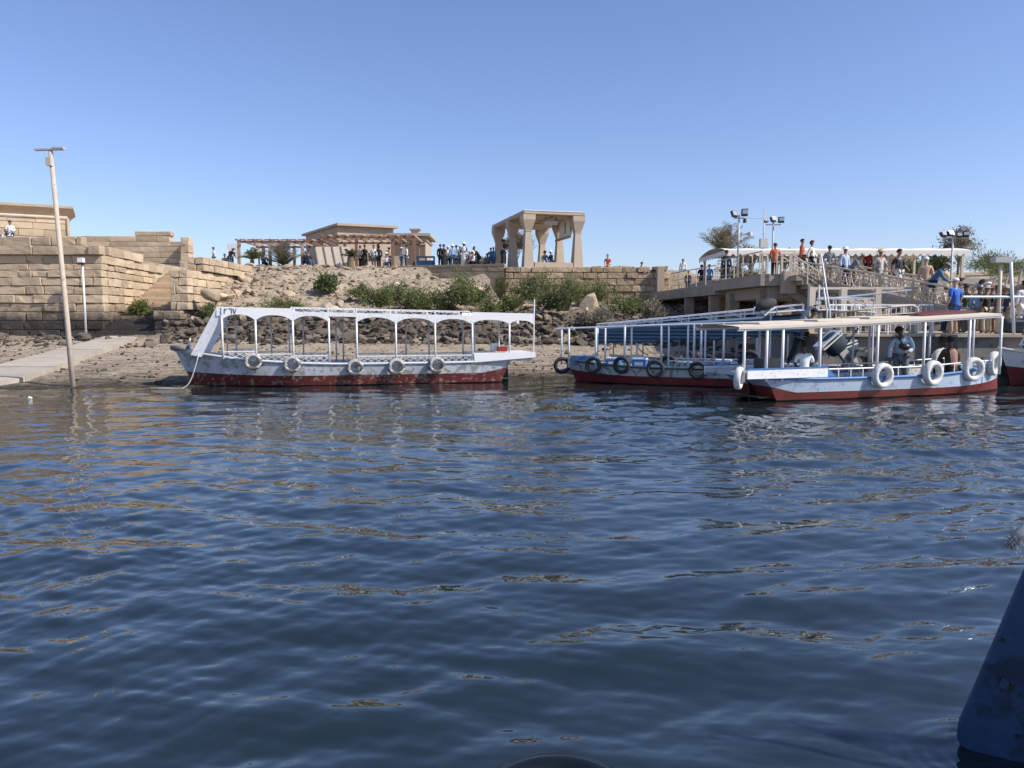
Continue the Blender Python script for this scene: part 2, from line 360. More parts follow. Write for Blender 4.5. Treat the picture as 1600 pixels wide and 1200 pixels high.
def build_ground():
    cs = np.concatenate([np.linspace(-900, -60, 60), np.linspace(-56, 1660, 620), np.linspace(1670, 2500, 50)])
    ys = np.concatenate([np.linspace(18, 23.6, 8), np.linspace(23.8, 33, 110), np.linspace(33.12, 62, 230), np.linspace(62.5, 90, 30), np.array([100, 120, 150, 200, 300, 500, 900])])
    Y, C = np.meshgrid(ys, cs, indexing='ij'); X = (C - 800) / 1200 * Y
    Z = HR(X, Y)
    # near the wall lines the sheet keeps its polar rows
    n1, n2 = X.shape; co = np.stack([X, Y, Z], -1).reshape(-1, 3); idx = np.arange(n1 * n2).reshape(n1, n2)
    q = np.stack([idx[:-1, :-1], idx[:-1, 1:], idx[1:, 1:], idx[1:, :-1]], -1).reshape(-1, 4)
    me = bpy.data.meshes.new('ground')
    me.vertices.add(len(co)); me.vertices.foreach_set('co', co.ravel())
    me.loops.add(q.size); me.loops.foreach_set('vertex_index', q.ravel().astype(np.int32))
    me.polygons.add(len(q)); me.polygons.foreach_set('loop_start', np.arange(0, q.size, 4, dtype=np.int32))
    me.polygons.foreach_set('use_smooth', np.ones(len(q), bool)); me.update(calc_edges=True)
    m, nt, b = nodes('sandy_ground')
    g = N(nt, 'NewGeometry'); pos = g.outputs['Position']
    n1_ = noise_(nt, pos, .7, 6, .65); n2_ = noise_(nt, pos, 4, 6, .75); n3_ = noise_(nt, pos, 18, 4, .7)
    f = mixc(nt, .5, n1_.outputs[0], n2_.outputs[0])
    c1 = ramp_(nt, f, [(.34, (.24, .185, .135)), (.47, (.43, .35, .255)), (.62, (.56, .465, .35))]).outputs[0]
    sx = N(nt, 'SeparateXYZ'); nt.links.new(pos, sx.inputs[0])
    zz = math_(nt, 'ADD', sx.outputs[2], math_(nt, 'MULTIPLY', math_(nt, 'SUBTRACT', n2_.outputs[0], .5), .45))
    # silt and weed left by the falling water, in strips along the shore
    mp = N(nt, 'Mapping'); mp.inputs['Scale'].default_value = (.35, 1.6, 1); nt.links.new(pos, mp.inputs[0])
    st = noise_(nt, mp.outputs[0], 2.2, 6, .75)
    stf = ramp_(nt, st.outputs[0], [(.48, (0, 0, 0)), (.58, (1, 1, 1))])
    lowm = N(nt, 'MapRange'); lowm.inputs[1].default_value = .30; lowm.inputs[2].default_value = .75; lowm.inputs[3].default_value = .85; lowm.inputs[4].default_value = .15
    nt.links.new(zz, lowm.inputs[0])
    c2 = mixc(nt, math_(nt, 'MULTIPLY', stf.outputs[0], lowm.outputs[0]), c1, (.12, .095, .07))
    wet = N(nt, 'MapRange'); wet.inputs[1].default_value = .02; wet.inputs[2].default_value = .22; nt.links.new(zz, wet.inputs[0])
    c3 = mixc(nt, wet.outputs[0], (.075, .062, .048), c2)
    hi = ramp_(nt, zz, [(.0, (0, 0, 0)), (1., (1, 1, 1))])
    dk = N(nt, 'MapRange'); dk.inputs[1].default_value = 1.05; dk.inputs[2].default_value = 1.6; nt.links.new(zz, dk.inputs[0])
    dk2 = N(nt, 'MapRange'); dk2.inputs[1].default_value = 2.5; dk2.inputs[2].default_value = 3.2; nt.links.new(zz, dk2.inputs[0])
    band = math_(nt, 'MULTIPLY', dk.outputs[0], math_(nt, 'SUBTRACT', 1., dk2.outputs[0]))
    c4 = mixc(nt, math_(nt, 'MULTIPLY', band, .8), c3, (.13, .10, .08))
    nt.links.new(c4, b.inputs['Base Color']); b.inputs['Roughness'].default_value = .95; b.inputs['Specular IOR Level'].default_value = .15
    hgt = math_(nt, 'ADD', n2_.outputs[0], math_(nt, 'MULTIPLY', n3_.outputs[0], .35)); bump_(nt, b, hgt, 1., .2)
    me.materials.append(m)
    o = put('ground', me, Matrix.Identity(4)); info(o, 'sandy beach and rubble bank rising from the river', 'ground', kind='structure')
    return o
ground = build_ground()

# ------------------------------------------------------------------ rocks and rubble
def rock_mesh(seed, flat=.65, n=15):
    r = random.Random(seed); bm = bmesh.new()
    for _ in range(n):
        v = Vector((r.gauss(0, 1), r.gauss(0, 1), r.gauss(0, 1))).normalized() * r.uniform(.75, 1)
        bm.verts.new((v.x * .5 * r.uniform(.9, 1.2), v.y * .42, v.z * .5 * flat))
    ret = bmesh.ops.convex_hull(bm, input=bm.verts)
    bmesh.ops.delete(bm, geom=[g for g in ret['geom_interior'] if isinstance(g, bmesh.types.BMVert)], context='VERTS')
    bmesh.ops.bevel(bm, geom=list(bm.edges), offset=.03, segments=1, affect='EDGES')
    me = bpy.data.meshes.new('rock'); bm.to_mesh(me); bm.free(); me.materials.append(m_rock); return me
ROCKS = [rock_mesh(100 + i, rng.uniform(.5, .85)) for i in range(16)]
RV = [(np.array([v.co[:] for v in me.vertices]), [tuple(p.vertices) for p in me.polygons]) for me in ROCKS]
def scatter():
    lst = []
    def add(px, Y, s):
        x = (px - 800) / 1200 * Y
        if XW0 - 1.4 < x < XW1 + .4 and Y > 43: return
        if x < XW0 + .3 and Y > 44.6: return
        if Y > 55 and 800 < px < 1060: return
        lst.append((x, Y, s))
    for _ in range(1700):
        px = rng.uniform(255, 1120); Y = 41.3 + 5.6 * rng.random(); add(px, Y, .10 + rng.expovariate(1 / .10))
    for _ in range(1500):                       # the dark band at the foot of the bank
        px = rng.uniform(255, 1120); t = rng.random(); Y = 41.6 + 5.2 * t + rng.gauss(0, .3)
        add(px, Y, min(1.25, .22 + rng.expovariate(1 / .22)))
    for _ in range(2600):                       # the pale slope above it
        px = rng.uniform(312, 760) if rng.random() < .8 else rng.uniform(312, 480); Y = rng.uniform(46, 59.5)
        if px > 560 and rng.random() < .35: continue
        add(px, Y, min(1.35, .09 + rng.expovariate(1 / .17)) * (1.25 if px < 400 else .9))
    for _ in range(420):
        px = rng.uniform(700, 1130); Y = rng.uniform(46, 55); add(px, Y, .2 + rng.expovariate(1 / .2))
    for _ in range(500):                        # around the foot of the landing stage
        px = rng.uniform(1060, 1600); Y = rng.uniform(36, 52); add(px, Y, .3 + rng.expovariate(1 / .28))
    for _ in range(1500):                        # stones on the beach
        px = rng.uniform(-60, 1000); Y = 26 + 16 * rng.random() ** .8; add(px, Y, .05 + rng.expovariate(1 / .07))
    for _ in range(260):                        # flat stones under the great wall
        px = rng.uniform(-60, 240); Y = rng.uniform(38, 44.3); add(px, Y, .12 + rng.expovariate(1 / .15))
    lst = [(x, y, min(s, 1.4)) for x, y, s in lst if H(x, y) > .03]
    lst.sort(key=lambda a: -a[2] / a[1])
    vs, fs = [], []; off = 0
    for i, (x, y, s) in enumerate(lst):
        k = rng.randrange(16); z = H(x, y)
        rot = Euler((rng.uniform(-.5, .5), rng.uniform(-.5, .5), rng.uniform(0, 6.28)))
        sc = Vector((s * rng.uniform(.85, 1.3), s, s * rng.uniform(.7, 1.05)))
        mw = T((x, y, z + s * .10)) @ rot.to_matrix().to_4x4() @ Matrix.Diagonal((*sc, 1))
        if i < 300:
            put('rock', ROCKS[k], mw, ground)
        else:
            A = np.array(mw); v, f = RV[k]; w = v @ A[:3, :3].T + A[:3, 3]
            vs.append(w); fs += [tuple(j + off for j in p) for p in f]; off += len(w)
    me = bpy.data.meshes.new('rubble'); me.from_pydata(np.concatenate(vs).tolist(), [], fs); me.materials.append(m_rock)
    o = put('rubble', me, Matrix.Identity(4), ground); o['kind'] = 'stuff'
scatter()
big = put('boulder', rock_mesh(901, 1.0, 22), T(P(924, 480, 50.5)) @ Matrix.Diagonal((2.0, 1.6, 2.3, 1)))
info(big, 'large pale upright boulder among the green shrubs below the block wall', 'boulder')
b2 = put('boulder', rock_mesh(905, .9, 20), T(P(328, 462, 45.3)) @ Euler((0, .4, .5)).to_matrix().to_4x4() @ Matrix.Diagonal((1.3, 1.1, 1.1, 1)))
info(b2, 'pale rounded boulder at the foot of the square stone pier', 'boulder')

# ------------------------------------------------------------------ concrete slipway
path = empty('path', (-20, 34, .6), 0, 'sloping pale concrete slipway of broad slabs leading up to the stone stairs', 'path', kind='structure')
def slipway():
    ys = [23.6, 26.6, 29.2, 31.4, 33.5, 35.6, 37.6, 39.6, 41.5, 43.3]
    def lo(y): return np.interp(y, [23.6, 25.6, 27.5, 43.3], [-17.6, -16.8, -17.0, -20.9])
    def hi(y): return np.interp(y, [23.6, 28.5, 43.3], [-20.6, -19.7, -22.8])
    def zt(y): return np.interp(y, [23.6, 25.0, 27, 32, 43.3], [-.18, .10, .34, .66, 1.36])
    for i in range(len(ys) - 1):
        a, b_ = ys[i] + .02, ys[i + 1] - .02; d = rng.uniform(-.012, .012)
        top = [(lo(a), a, zt(a) + d), (hi(a), a, zt(a) + d), (hi(b_), b_, zt(b_) + d), (lo(b_), b_, zt(b_) + d)]
        MB().prism([(x, y, z - .34) for x, y, z in top], (0, 0, .34)).build('slab', simple('slip_concrete', (.40, .345, .275), .9, .2, 1.2, .3, coord='World', rand=.08), path)
slipway()

# ================================================================== BLOCK WALLS
def block(c, size, mat, parent, rot, jit=.02, name='stone_block'):
    """one chipped, chamfered stone block"""
    bm = bmesh.new(); bmesh.ops.create_cube(bm, size=1)
    for v in bm.verts:
        v.co = Vector((v.co.x * size[0], v.co.y * size[1], v.co.z * size[2])) + Vector((rng.uniform(-jit, jit), rng.uniform(-jit, jit), rng.uniform(-jit, jit)))
    bmesh.ops.bevel(bm, geom=list(bm.edges), offset=min(.026, size[2] * .06) * rng.uniform(.5, 1.3), segments=1, affect='EDGES')
    lg = [e for e in bm.edges if e.calc_length() > size[0] * .6]
    if size[0] > .5: bmesh.ops.subdivide_edges(bm, edges=lg, cuts=3 if size[0] > 1 else 2, use_grid_fill=False)
    vt_ = [e for e in bm.edges if abs(e.verts[0].co.z - e.verts[1].co.z) > size[2] * .5]
    bmesh.ops.subdivide_edges(bm, edges=vt_, cuts=1, use_grid_fill=True)
    sd_ = rng.uniform(0, 90); amp = .045 if jit > .015 else .02
    for v in bm.verts:
        q = mnoise.noise_vector(v.co * 3.4 + Vector((sd_, 0, 0))); bulge = .004 * (1 - min(1, abs(v.co.z) / (size[2] * .5))) * (-1 if v.co.y < 0 else 0)
        v.co += Vector((q.x * amp * .5, q.y * amp + bulge, q.z * amp * .55))
    me = bpy.data.meshes.new(name); bm.to_mesh(me); bm.free(); me.materials.append(mat)
    return put(name, me, T(c) @ rot, parent)
def block_wall(parent, a, b, zs, thick, mat, lens=(.9, 2.0), proud=.05, skip=None, trim=None, core=True, backfill=0, proud_course=None, joint=.035):
    """courses of separate blocks from a to b (plan points); zs = course heights from the bottom up; the face looks to the viewer's side of a->b"""
    a = Vector((a[0], a[1], 0)); b = Vector((b[0], b[1], 0)); L = (b - a).length; d = (b - a) / L; n = Vector((d.y, -d.x, 0))   # outward
    rot = Matrix((( d.x, -n.x, 0, 0), (d.y, -n.y, 0, 0), (0, 0, 1, 0), (0, 0, 0, 1)))
    for k in range(len(zs) - 1):
        z0, z1 = zs[k], zs[k + 1]; s = 0.0; first = True
        end = L if trim is None else trim(k, L)
        off = proud_course.get(k, 0) if proud_course else 0
        while s < end - .15:
            l = rng.uniform(*lens)
            if first: l *= rng.uniform(.5, 1); first = False
            if s + l > end - lens[0] * .45: l = end - s
            if not (skip and skip(k, s + l / 2, L)):
                o_ = off + rng.uniform(-proud, proud)
                c = a + d * (s + l / 2) + n * (o_ - thick / 2) + Vector((0, 0, (z0 + z1) / 2))
                block(c, (l - joint, thick, (z1 - z0) * rng.uniform(.97, 1.0) - joint), mat, parent, rot @ Matrix.Rotation(rng.uniform(-.006, .006), 4, 'Y'), jit=.02 if joint > .03 else .008)
            s += l
    if core:
        zt = zs[-1] if core is True else core
        c = (a + b) / 2 - n * (thick * .5 + .12 + backfill / 2); mid = (zs[0] + zt) / 2
        MB().box((0, 0, 0), (L - .3, thick * .9 + backfill, zt - zs[0] - .1)).build('core', m_core, parent).matrix_basis = \
            WM[parent.name].inverted() @ (T((c.x, c.y, mid)) @ rot)
# ================================================================== STONE WALLS OF THE TEMPLE ISLAND
GW_Z = [1.0, 1.68, 2.2, 2.72, 3.22, 3.72, 4.22, 4.72, 5.14, 5.5, 6.0, 6.55, 7.08]
gw = empty('quay_wall', (-28, 45.2, 1.2), 0, 'high sandstone block wall with a black stained foot behind the concrete slipway', 'wall')
block_wall(gw, (-33.4, 45), (-23.8, 45), GW_Z, .62, m_sandstone, (.7, 2.3), .065, trim=lambda k, L: L - (1.15 if k == 11 else 0),
           proud_course={10: .16, 11: .02, 9: -.10, 8: -.05, 12: -.5, 11: -.04, 0: .05, 1: .07, 2: .03}, core=6.5, backfill=.5)
def swtrim(k, L): return {12: 0.0, 11: 1.2, 10: 5.5, 9: 9.5, 8: 11.2}.get(k, L)
sw = empty('stair_wall', (-24.4, 51, 1.2), 0, 'sunlit ragged sandstone wall running back beside the stone stairs', 'wall')
block_wall(sw, (-23.8, 45.66), (-25.2, 58), GW_Z[:12], .62, m_sandstone, (.8, 1.7), .05, trim=swtrim, core=5.2, backfill=.3,
           proud_course={10: .10, 9: .06, 8: -.03})
for k, (yy, zz, s) in enumerate([(48.2, 6.2, .7), (50.1, 5.75, .9), (52.6, 5.7, .8), (54.6, 5.45, .7), (56.3, 5.3, .9)]):
    block((-24.35 - (yy - 46) * .11, yy, zz), (.55, s, .5 * s + .15), m_sandstone, sw, Matrix.Rotation(rng.uniform(-.3, .3), 4, 'Z') @ Matrix.Rotation(rng.uniform(-.2, .2), 4, 'X'), .06)
pr = empty('stone_pier', (-19.6, 45.5, 1.2), 0, 'square stone pier between the stairs and the rubble slope', 'pier')
block_wall(pr, (-20.5, 44.1), (-18.95, 44.1), [1.0, 1.7, 2.25, 2.8], 1.0, m_sandstone, (.7, 1.1), .03, core=False)
block_wall(pr, (-18.95, 45.12), (-18.95, 49), [1.0, 1.7, 2.25, 2.8], .8, m_sandstone, (.8, 1.4), .03, core=False)
UP = [2.82, 3.28, 3.75, 4.22, 4.68, 5.15]
block_wall(pr, (-19.72, 44.55), (-18.68, 44.55), UP, .8, m_sandstone, (.5, .8), .03, core=False)
block_wall(pr, (-18.68, 45.37), (-18.68, 52.5), UP, .8, m_sandstone, (.8, 1.5), .04, core=False)
block_wall(pr, (-19.5, 46.6), (-18.5, 46.6), [5.17, 5.6, 6.05], .8, m_sandstone, (.5, .8), .03, core=False)
block_wall(pr, (-18.5, 47.42), (-18.5, 55), [5.17, 5.6, 6.05], .8, m_sandstone, (.8, 1.6), .05, core=False)
MB().box((-19.35, 50.3, 3.0), (.75, 9.2, 4.2)).build('core', m_core, pr)
st = empty('stone_stairs', (-22, 50, 1.2), 0, 'worn stone stairs climbing between the high wall and the square pier', 'stairs')
for k in range(26):
    y0 = 43.5 + k * .53; z1 = 1.42 + k * .182
    xr = -20.55 if y0 < 45.2 else -19.78
    xl = -23.78 - max(0, y0 - 45.6) * .113
    MB().box(((xl + xr) / 2, y0 + .4, z1 - .35 + rng.uniform(-.02, .02)), (xr - xl - .02, .8, .7), Matrix.Rotation(rng.uniform(-.012, .012), 3, 'Y')).build('step', m_sandstone, st)
bw = empty('back_wall', (-30.5, 62, 6), 0, 'pale sandstone wall with broken stepped top behind the stairs', 'wall')
BZ = [5.8, 6.3, 6.75, 7.2, 7.65, 8.1, 8.5, 8.93, 9.3]
def bwskip(k, s, L):
    x = -36.5 + s; px = 800 + 1200 * x / 62.4
    if k == 7: return not (165 < px < 200 or 218 < px < 266)
    if k == 6: return px > 272
    return False
block_wall(bw, (-36.5, 62), (-26.0, 62), BZ, .7, m_sandstone, (1.0, 2.2), .012, skip=bwskip, core=8.3, joint=.018)
for z0, z1, dd in ((6.2, 6.9, 1.3), (6.9, 7.5, 1.0), (7.5, 8.1, .9), (8.1, 8.75, .9)):
    block((-25.66, 61.8 - dd / 2, (z0 + z1) / 2), (.62, dd, z1 - z0 - .02), m_sandstone, bw, Matrix.Identity(4), .03)
MB().box((-24.5, 58.5, 6.5), (.35, .3, 1.4)).build('upright_stone', m_sandstone, bw)
# temple building
tb = empty('temple_building', (-45, 67, 6.2), 0, 'sandstone temple block with flared cornice rising above the high wall', 'temple')
TB = Vector((-37.7, 66.0, 0)); td = Vector((.885, .466, 0)).normalized(); TA = TB - td * 15; tn = Vector((td.y, -td.x, 0))
block_wall(tb, TA[:2], TB[:2], [6.2, 6.8, 7.4, 8.0, 8.6, 9.2, 9.8, 10.35, 10.75], .8, m_sandstone, (1.3, 2.4), .012, core=True, backfill=5, joint=.02)
MB().tube([TA + Vector((0, 0, 10.86)) + tn * .02, TB + Vector((0, 0, 10.86)) + tn * .02 + td * .05], .12, 10).build('torus_moulding', m_sandstone, tb, smooth=True)
rows = []
for t in range(7):
    a_ = t / 6; off = .02 + .48 * a_ ** 2.2; z = 10.98 + .62 * a_
    rows.append([TA + tn * off + Vector((0, 0, z)), TB + tn * off + td * off + Vector((0, 0, z)), TB - tn * (5.5) + td * off + Vector((0, 0, z))])
cm = MB().grid(rows); cm.build('flared_cornice', m_sandstone, tb)
cl = TB + tn * .5 + td * .5; MB().prism([TA + tn * .52 + Vector((0, 0, 11.6)), cl + tn * .02 + Vector((0, 0, 11.6)), cl - tn * 6 + Vector((0, 0, 11.6)), TA - tn * 6 + Vector((0, 0, 11.6))], (0, 0, .2)).build('top_slab', m_sandstone, tb)
MB().tube([TB + Vector((0, 0, 6.2)) + tn * .03 + td * .06, TB + Vector((0, 0, 10.8)) + tn * .03 + td * .06], .13, 10).build('corner_moulding', m_sandstone, tb, smooth=True)
for s_ in (2.4, 6.1, 10.0):
    MB().box(TA + td * (s_) + tn * .5 + Vector((0, 0, 11.05)), (.18, .7, .14)).build('water_spout', m_dark, tb)
for s_, h_ in ((6.9, 1.25), (9.3, 1.25)):      # carved figures, low relief
    f = MB(); o_ = TA + td * s_ + tn * .03
    f.prism([o_ + Vector((0, 0, 8.15)), o_ + td * .3 + Vector((0, 0, 8.15)), o_ + td * .38 + Vector((0, 0, 8.9)), o_ + td * .2 + Vector((0, 0, 9.4)), o_ + td * .02 + Vector((0, 0, 8.9))], tn * .05)
    f.build('carved_relief', m_sandstone, tb)
# low retaining wall with plain courses, then rough wall
lw = empty('terrace_wall', (-6, 58.3, 3.3), 0, 'low smooth tan retaining wall along the terrace edge below the crowd', 'wall')
block_wall(lw, (-12.4, 60.0), (-.55, 56.5), [2.9, 3.5, 4.1, 4.7, 5.25, 5.8, 6.12, 6.36], .45, simple('smooth_tan_stone', (.30, .235, .165), .9, .15, 1, .3, coord='World', rand=.1), (1.2, 2.0), .012, core=6.2, joint=.02)
rw = empty('block_wall', (5.4, 56.7, 2.8), 0, 'rough stone block retaining wall under the concrete kiosk', 'wall')
def rwskip(k, s, L): return k == 7 and s > 10.2
block_wall(rw, (-.5, 56.35), (11.5, 56.35), [2.3, 2.8, 3.3, 3.8, 4.28, 4.76, 5.24, 5.7, 6.12], .45, m_wallstone, (.75, 1.5), .085, skip=rwskip, core=5.7, joint=.05)
for x, s in ((6.2, .5), (7.6, .35), (8.3, .6), (9.6, .4), (10.6, .5), (11.1, .45)):
    block((x, 56.9, 6.05), (s * 1.4, .5, s * .5), m_wallstone, rw, Matrix.Rotation(rng.uniform(-.3, .3), 4, 'Z'), .06)
MB().box((10.75, 56.2, 4.6), (.5, .7, 3.0)).build('end_post', m_plaster, rw)

# ================================================================== KIOSK (concrete canopy on flared columns)
kr = R(15.5); kx = Vector((math.cos(kr), math.sin(kr), 0)); ky = Vector((-math.sin(kr), math.cos(kr), 0))
K0 = Vector((P(819, 330, 56.6).x, 56.6, 6.12)); KW, KD = 4.7, 9.6; KZ = 3.86
kiosk = empty('kiosk', K0 + kx * KW / 2 + ky * KD / 2, kr, 'open concrete canopy on six flared columns above the block wall', 'kiosk')
def kp(a, b, z): return K0 + kx * a + ky * b + Vector((0, 0, z))
def kbox(a0, a1, b0, b1, z0, z1, name, mat, par=kiosk):
    return MB().prism([kp(a0, b0, z0), kp(a1, b0, z0), kp(a1, b1, z0), kp(a0, b1, z0)], (0, 0, z1 - z0)).build(name, mat, par)
roofo = kbox(0, KW, 0, KD, KZ, KZ + .2, 'roof_slab', m_plaster)
kbox(-.03, KW + .03, -.03, KD + .03, KZ + .203, KZ + .25, 'roof_rim', m_whiteclean, roofo)
for i in range(2):
    for j in range(4):
        kbox(.55 + i * 1.95, .55 + i * 1.95 + 1.55, .6 + j * 2.2, .6 + j * 2.2 + 1.8, KZ - .09, KZ - .003, 'ceiling_panel', m_plaster, kiosk)
for (a, b) in ((.42, .5), (KW - .42, .5), (.42, 4.6), (KW - .42, 4.6), (.42, KD - .5), (KW - .42, KD - .5)):
    m = MB(); prof = [(0, .38), (2.6, .22), (2.61, .25), (2.66, .25), (2.66, .235), (3.45, .47), (KZ - .003, .47)]
    rings = [[kp(a + sx * w, b + sy * w, z) for sx, sy in ((-1, -1), (1, -1), (1, 1), (-1, 1), (-1, -1))] for z, w in prof]
    m.grid(rings); m.build('column', m_plaster, kiosk)
kbox(.86, KW - .86, .12, .55, -.3, .38, 'plinth', m_plaster)
kbox(-.1, KW + .1, -.03, KD, -.35, -.003, 'floor_slab', m_plaster_d)
sb = kbox(KW - .60, KW - .52, 1.3, 4.1, 2.5, KZ - .1, 'sign_board', m_whiteclean)
for b in (1.3, 2.6):
    kbox(KW - .64, KW - .605, b, b + .1, 2.8, KZ - .2, 'board_batten', m_dark, sb)
MB().beam(kp(KW - .75, 1.1, 2.42), kp(KW - .75, 4.5, 2.42), .12, .18).build('cross_bar', m_plaster_d, kiosk)
fl = kbox(1.9, 2.9, .9, 1.2, KZ - .62, KZ - .35, 'flood_light', m_steel)
for a in (1.95, 2.8): MB().tube([kp(a, 1.05, KZ - .35), kp(a, 1.05, KZ - .01)], .03, 6).build('hanger', m_dark, fl)
pl = MB(); pl.tube([kp(1.9, 3.9, 0), kp(1.9, 3.9, .35)], [.35, .5], 10); pl.build('planter', m_whiteclean).location.z += 0
info(bpy.data.objects['planter'], 'white planter bowl under the kiosk canopy in front of the grey tree', 'planter')

# ================================================================== BUILDINGS ON THE TERRACE
def para(o, d1, d2, z0, z1, name, mat, par, g0=0, g1=0):
    a = Vector(o); d1 = Vector(d1); d2 = Vector(d2)
    return MB().prism([Vector((p.x, p.y, z0)) for p in (a, a + d1, a + d1 + d2, a + d2)], (0, 0, z1 - z0)).build(name, mat, par)
c0 = P(527, 352, 66.5); D1 = Vector((-5.4, 8.6, 0)); D2 = Vector((4.9, 2.2, 0))
hb = empty('terrace_building', (c0.x, 69, 6.4), 0, 'flat roofed tan building with a wide overhanging slab behind the wooden pergolas', 'building')
u1, u2 = D1.normalized(), D2.normalized()
para(c0, D1, D2, 10.32, 10.52, 'roof', m_plaster, hb)
para(c0 + u1 * .5 + u2 * .25, D1 - u1, D2 - u2 * .5, 6.3, 10.315, 'wall', m_plaster, hb)
para(c0 + u2 * .1 + u1 * .35, D1 - u1 * .7, D2 - u2 * .2, 9.55, 9.75, 'ledge', m_plaster, hb)
for s_ in (1.0, 2.6):
    f = MB(); q = c0 + u1 * .5 + u2 * (.25 + s_)
    f.prism([q + Vector((0, 0, -2.9)), q + u2 * .7 + Vector((0, 0, -2.9)), q + u2 * .7 + Vector((0, 0, -2.2)), q + Vector((0, 0, -2.2))], u1 * -.03); f.build('window', m_dark, hb)
hb2 = empty('kiosk_shop', (-12, 70, 6.4), 0, 'low tan building with dark doorway and window beside the blue counters', 'building')
xa, xb = PX(566, 69, 9), PX(665, 69, 9)
MB().box(((xa + xb) / 2, 71.5, 7.95), (xb - xa, 5, 3.4)).build('wall', m_plaster, hb2)
MB().box(((xa + xb) / 2 + .1, 71.5, 9.78), (xb - xa + .7, 5.7, .24)).build('roof', m_plaster, hb2)
MB().box(((xa + xb) / 2, 71.5, 9.35), (xb - xa + .25, 5.3, .16)).build('ledge', m_plaster, hb2)
for p0, p1, t0, t1, nm in ((604, 626, 378, 398, 'window'), (637, 655, 381, 412, 'door'), (658, 664, 383, 402, 'window'), (577, 590, 377, 385, 'window')):
    A = P(p0, t1, 69); B = P(p1, t0, 69)
    fo = MB().box(((A.x + B.x) / 2, 68.985, (A.z + B.z) / 2), (B.x - A.x, .06, B.z - A.z)).build(nm, simple('brown_shutter', (.16, .115, .08), .8, .2, 4), hb2)
    MB().box(((A.x + B.x) / 2, 68.95, B.z + .06), (B.x - A.x + .2, .1, .1)).build('lintel', m_plaster, fo)
vt = MB(); vt.box((PX(648, 69.5, 10) , 70, 10.1), (.7, .7, .4)); vt.box((PX(648, 69.5, 10), 70, 10.35), (1.0, 1.0, .1)); vt.build('roof_vent', m_plaster, hb2)

def pergola(name, label, posts_f, posts_b, Yf, Yb, zt, zb, ex, slats=9, col2=m_woodlight):
    r = empty(name, (PX(posts_f[0], Yf, 7), Yf, zb), 0, label, 'pergola', 'wooden pergolas on the terrace')
    xs = [PX(p, Yf, 7.5) for p in posts_f]; xbk = [PX(p, Yb, 7.5) for p in posts_b]
    for x in xs: MB().box((x, Yf, (zb + zt) / 2), (.22, .22, zt - zb)).build('post', m_woodlight if col2 is m_woodlight else m_wood, r)
    for x in xbk: MB().box((x, Yb, (zb + zt) / 2), (.2, .2, zt - zb)).build('post', m_wood, r)
    x0, x1 = PX(ex[0], Yf, 8), PX(ex[1], Yf, 8)
    for y in (Yf, Yb): MB().beam((x0, y, zt + .08), (x1, y, zt + .08), .1, .17).build('beam', m_wood, r)
    for k in range(slats):
        x = x0 + (x1 - x0) * k / (slats - 1)
        MB().beam((x, Yf - .35, zt + .22), (x, Yb + .35, zt + .22), .1, .11).build('rafter', m_woodlight if k % 2 else m_wood, r)
    for k in range(4):
        y = Yf + (Yb - Yf) * (k + .5) / 4; MB().beam((x0, y, zt + .31), (x1, y, zt + .31), .07, .06).build('batten', m_wood, r)
    return r
pergola('pergola', 'red brown wooden pergola standing over the small palms', [373.5, 422, 472.5], [412, 460], 60.6, 65.0, 8.25, 6.35, (371, 503), 11)
pergola('pergola', 'higher wooden pergola over the crowd before the tan buildings', [503, 557, 613.5, 646.5], [539, 591], 60.9, 65.4, 8.62, 6.35, (503, 648), 12, m_wood)
# white sign boards by the first pergola
for k, (p0, p1, t0, t1, lb) in enumerate([(355, 371, 381, 399, 'white slatted board outside the end post of the first pergola'), (396, 411, 381.5, 400, 'white board seen through the first pergola behind the palms')]):
    A = P(p0, t1, 66); B = P(p1, t0, 66)
    r = empty('white_board', (A.x, 66, 6.4), 0, lb, 'board')
    MB().prism([(A.x + .15, 66, A.z), (B.x, 66, A.z - .1), (B.x, 66, B.z + .05), (A.x - .05, 66, B.z)], (0, .12, 0)).build('panel', m_whiteclean, r)
    MB().box((A.x + .4, 66.2, (A.z + 6.3) / 2), (.1, .1, A.z - 6.3)).build('post', m_dark, r)
    MB().box(((A.x + B.x) / 2, 65.95, A.z + .22), (.7, .03, .05)).build('bar', m_dark, r)
# row of leaning tan screens
for k in range(4):
    xb0 = PX(493 + k * 13.5, 60.4, 6.5)
    nm = ['outermost leaning tan screen panel next to the seated woman', 'second leaning tan screen panel counted from the seated woman', 'third leaning tan screen panel counted from the seated woman', 'leaning tan screen panel beside the bushy little palm'][k]
    r = empty('screen_panel', (xb0 + .3, 60.4, 6.35), 0, nm, 'screen', 'leaning tan screens on the terrace')
    m = MB(); m.prism([(xb0 + .35, 60.0, 6.42), (xb0 + .99, 60.0, 6.42), (xb0 + .62, 60.55, 7.95), (xb0 - .04, 60.55, 7.95)], (0, .05, 0)); m.build('panel', m_beige, r)
    MB().beam((xb0 + .33, 59.98, 6.38), (xb0 - .06, 60.53, 7.98), .09, .06).build('frame', simple('grey_brown_frame', (.15, .12, .09), .8), r)
